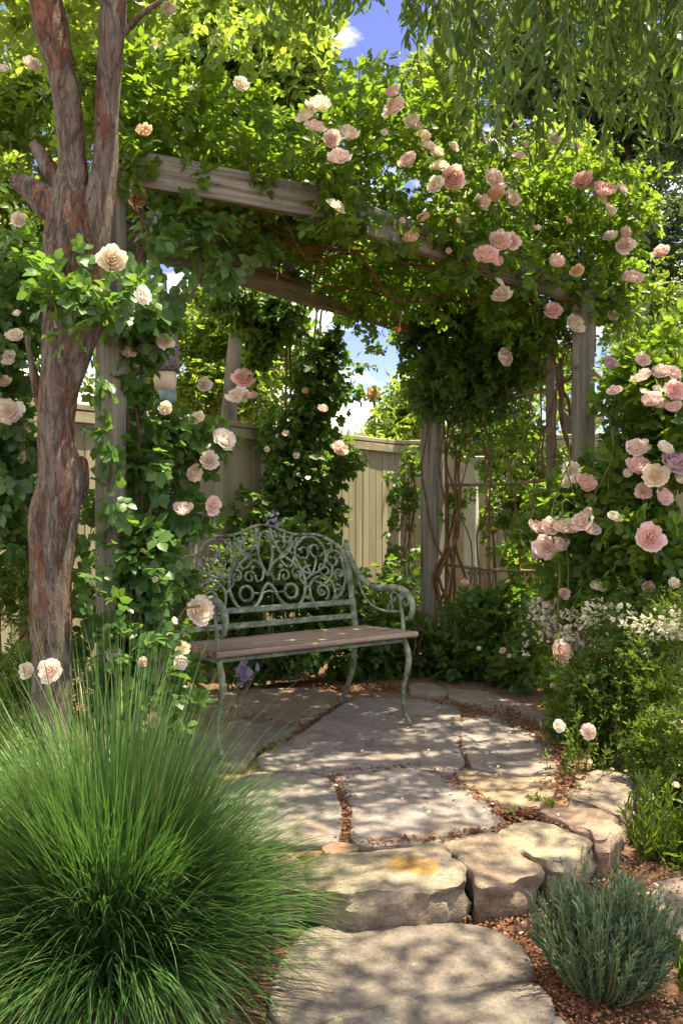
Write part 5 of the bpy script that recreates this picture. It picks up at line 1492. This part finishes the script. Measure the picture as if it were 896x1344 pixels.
bg_tree('mid green feathery tree at the right edge behind the pink roses', (4.0, 8.6), [pblob(880, 400, 8.4, 60, 60, 0.6), pblob(840, 450, 8.2, 50, 50, 0.5), pblob(900, 480, 8.0, 60, 60, 0.5), pblob(720, 500, 7.9, 60, 50, .5), pblob(650, 540, 7.8, 60, 40, .4)], 3600, M['shrub_leaf'], 0.05, 5, 607)
sv = thing('shrub', 'light green sunlit shrub behind the trellis seen between the vines', 'shrub', P(670, 820, 6.8), 'shrubs')
foliage('foliage', [pblob(655, 560, 6.9, 50, 50, 0.2), pblob(700, 600, 6.7, 40, 60, 0.2), pblob(680, 680, 6.7, 45, 60, 0.15), pblob(640, 640, 6.8, 30, 40, 0.12), pblob(720, 540, 6.7, 40, 40, .2), pblob(700, 760, 6.6, 30, 40, .15)], 900, M['weed_leaf'], sv, L=0.06, nl=5, tmpl=2, k=6, thr=0.0, seed=608, droop=0.5)
mb = MB()
for i in range(5):
    cane(mb, [P(650 + i * 14, 830, 6.8), P(648 + i * 15, 680, 6.8), P(644 + i * 18, 540, 6.8)], 0.009, 0.004, seed=610 + i)
mb.build('stem', M['green_cane'], sv)
hd = thing('hedge', 'far hedge of trees closing the view behind the garden', 'hedge', (0, 19, GZ))
bl = []
for i in range(16):
    x = -14 + i * 2.1
    if 0.3 < x < 1.9: h = 1.1
    elif -1.2 < x <= 0.3: h = 1.6
    else: h = 3.2 + 1.4 * math.sin(i * 1.7)
    bl.append(((x, 18 + math.sin(i) * 1.2, h * 0.5), (1.7, 1.2, h * 0.75), 1.5 * h))
foliage('foliage', bl, 5200, M['shrub_leaf'], hd, L=0.16, nl=5, tmpl=2, k=1.5, thr=-0.5, seed=611)

# ================================================================== CAMERA, LIGHT, SKY
cam = bpy.data.cameras.new('camera'); co = bpy.data.objects.new('camera', cam); COL.objects.link(co)
co.location = (0, 0, CAM_H); co.rotation_euler = (R(90), 0, 0)
cam.sensor_fit = 'VERTICAL'; cam.sensor_height = 36.0; cam.lens = 36.0 * F / 1344.0
cam.clip_end = 3000; cam.clip_start = 0.05
SC.camera = co

SUN = Vector((0.34, 0.08, 1.25)).normalized()
sl = bpy.data.lights.new('sun', 'SUN'); so = bpy.data.objects.new('sun', sl); COL.objects.link(so)
sl.energy = 4.8; sl.angle = R(0.53); sl.color = (1.0, 0.94, 0.84)
so.rotation_euler = SUN.to_track_quat('Z', 'Y').to_euler(); so.location = (3, 2, 9)

w = bpy.data.worlds.new('World'); SC.world = w; w.use_nodes = True
nt = w.node_tree
for n in list(nt.nodes): nt.nodes.remove(n)
out = nd(nt, 'ShaderNodeOutputWorld'); bg = nd(nt, 'ShaderNodeBackground')
sky = nd(nt, 'ShaderNodeTexSky'); sky.sky_type = 'NISHITA'; sky.sun_disc = False
sky.sun_elevation = math.asin(SUN.z); sky.sun_rotation = math.atan2(SUN.x, SUN.y)
sky.air_density = 0.85; sky.dust_density = 0.1; sky.ozone_density = 5.0; sky.altitude = 1500
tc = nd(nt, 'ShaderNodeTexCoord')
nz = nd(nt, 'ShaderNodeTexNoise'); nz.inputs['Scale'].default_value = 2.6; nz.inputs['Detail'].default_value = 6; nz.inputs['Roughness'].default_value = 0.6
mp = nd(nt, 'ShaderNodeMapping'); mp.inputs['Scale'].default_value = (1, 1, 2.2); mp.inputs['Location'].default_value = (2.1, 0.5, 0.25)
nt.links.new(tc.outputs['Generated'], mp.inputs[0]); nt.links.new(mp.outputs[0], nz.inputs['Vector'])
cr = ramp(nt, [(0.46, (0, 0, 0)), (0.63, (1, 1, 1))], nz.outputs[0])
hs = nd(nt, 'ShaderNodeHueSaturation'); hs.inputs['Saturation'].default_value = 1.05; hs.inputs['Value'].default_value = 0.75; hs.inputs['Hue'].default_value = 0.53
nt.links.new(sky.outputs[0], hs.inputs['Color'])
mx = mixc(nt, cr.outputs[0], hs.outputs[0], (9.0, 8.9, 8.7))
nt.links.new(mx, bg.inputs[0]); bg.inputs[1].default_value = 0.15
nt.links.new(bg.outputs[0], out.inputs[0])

SC.view_settings.view_transform = 'Standard'; SC.view_settings.look = 'None'
SC.view_settings.exposure = 1.74; SC.view_settings.use_white_balance = True; SC.view_settings.white_balance_temperature = 8200; SC.view_settings.white_balance_tint = 0; SC.view_settings.gamma = 1.0; SC.view_settings.use_curve_mapping = False
SC.render.engine = 'CYCLES'
cy = SC.cycles
cy.use_denoising = True; cy.max_bounces = 7; cy.diffuse_bounces = 4; cy.glossy_bounces = 2; cy.transmission_bounces = 4
cy.sample_clamp_indirect = 8
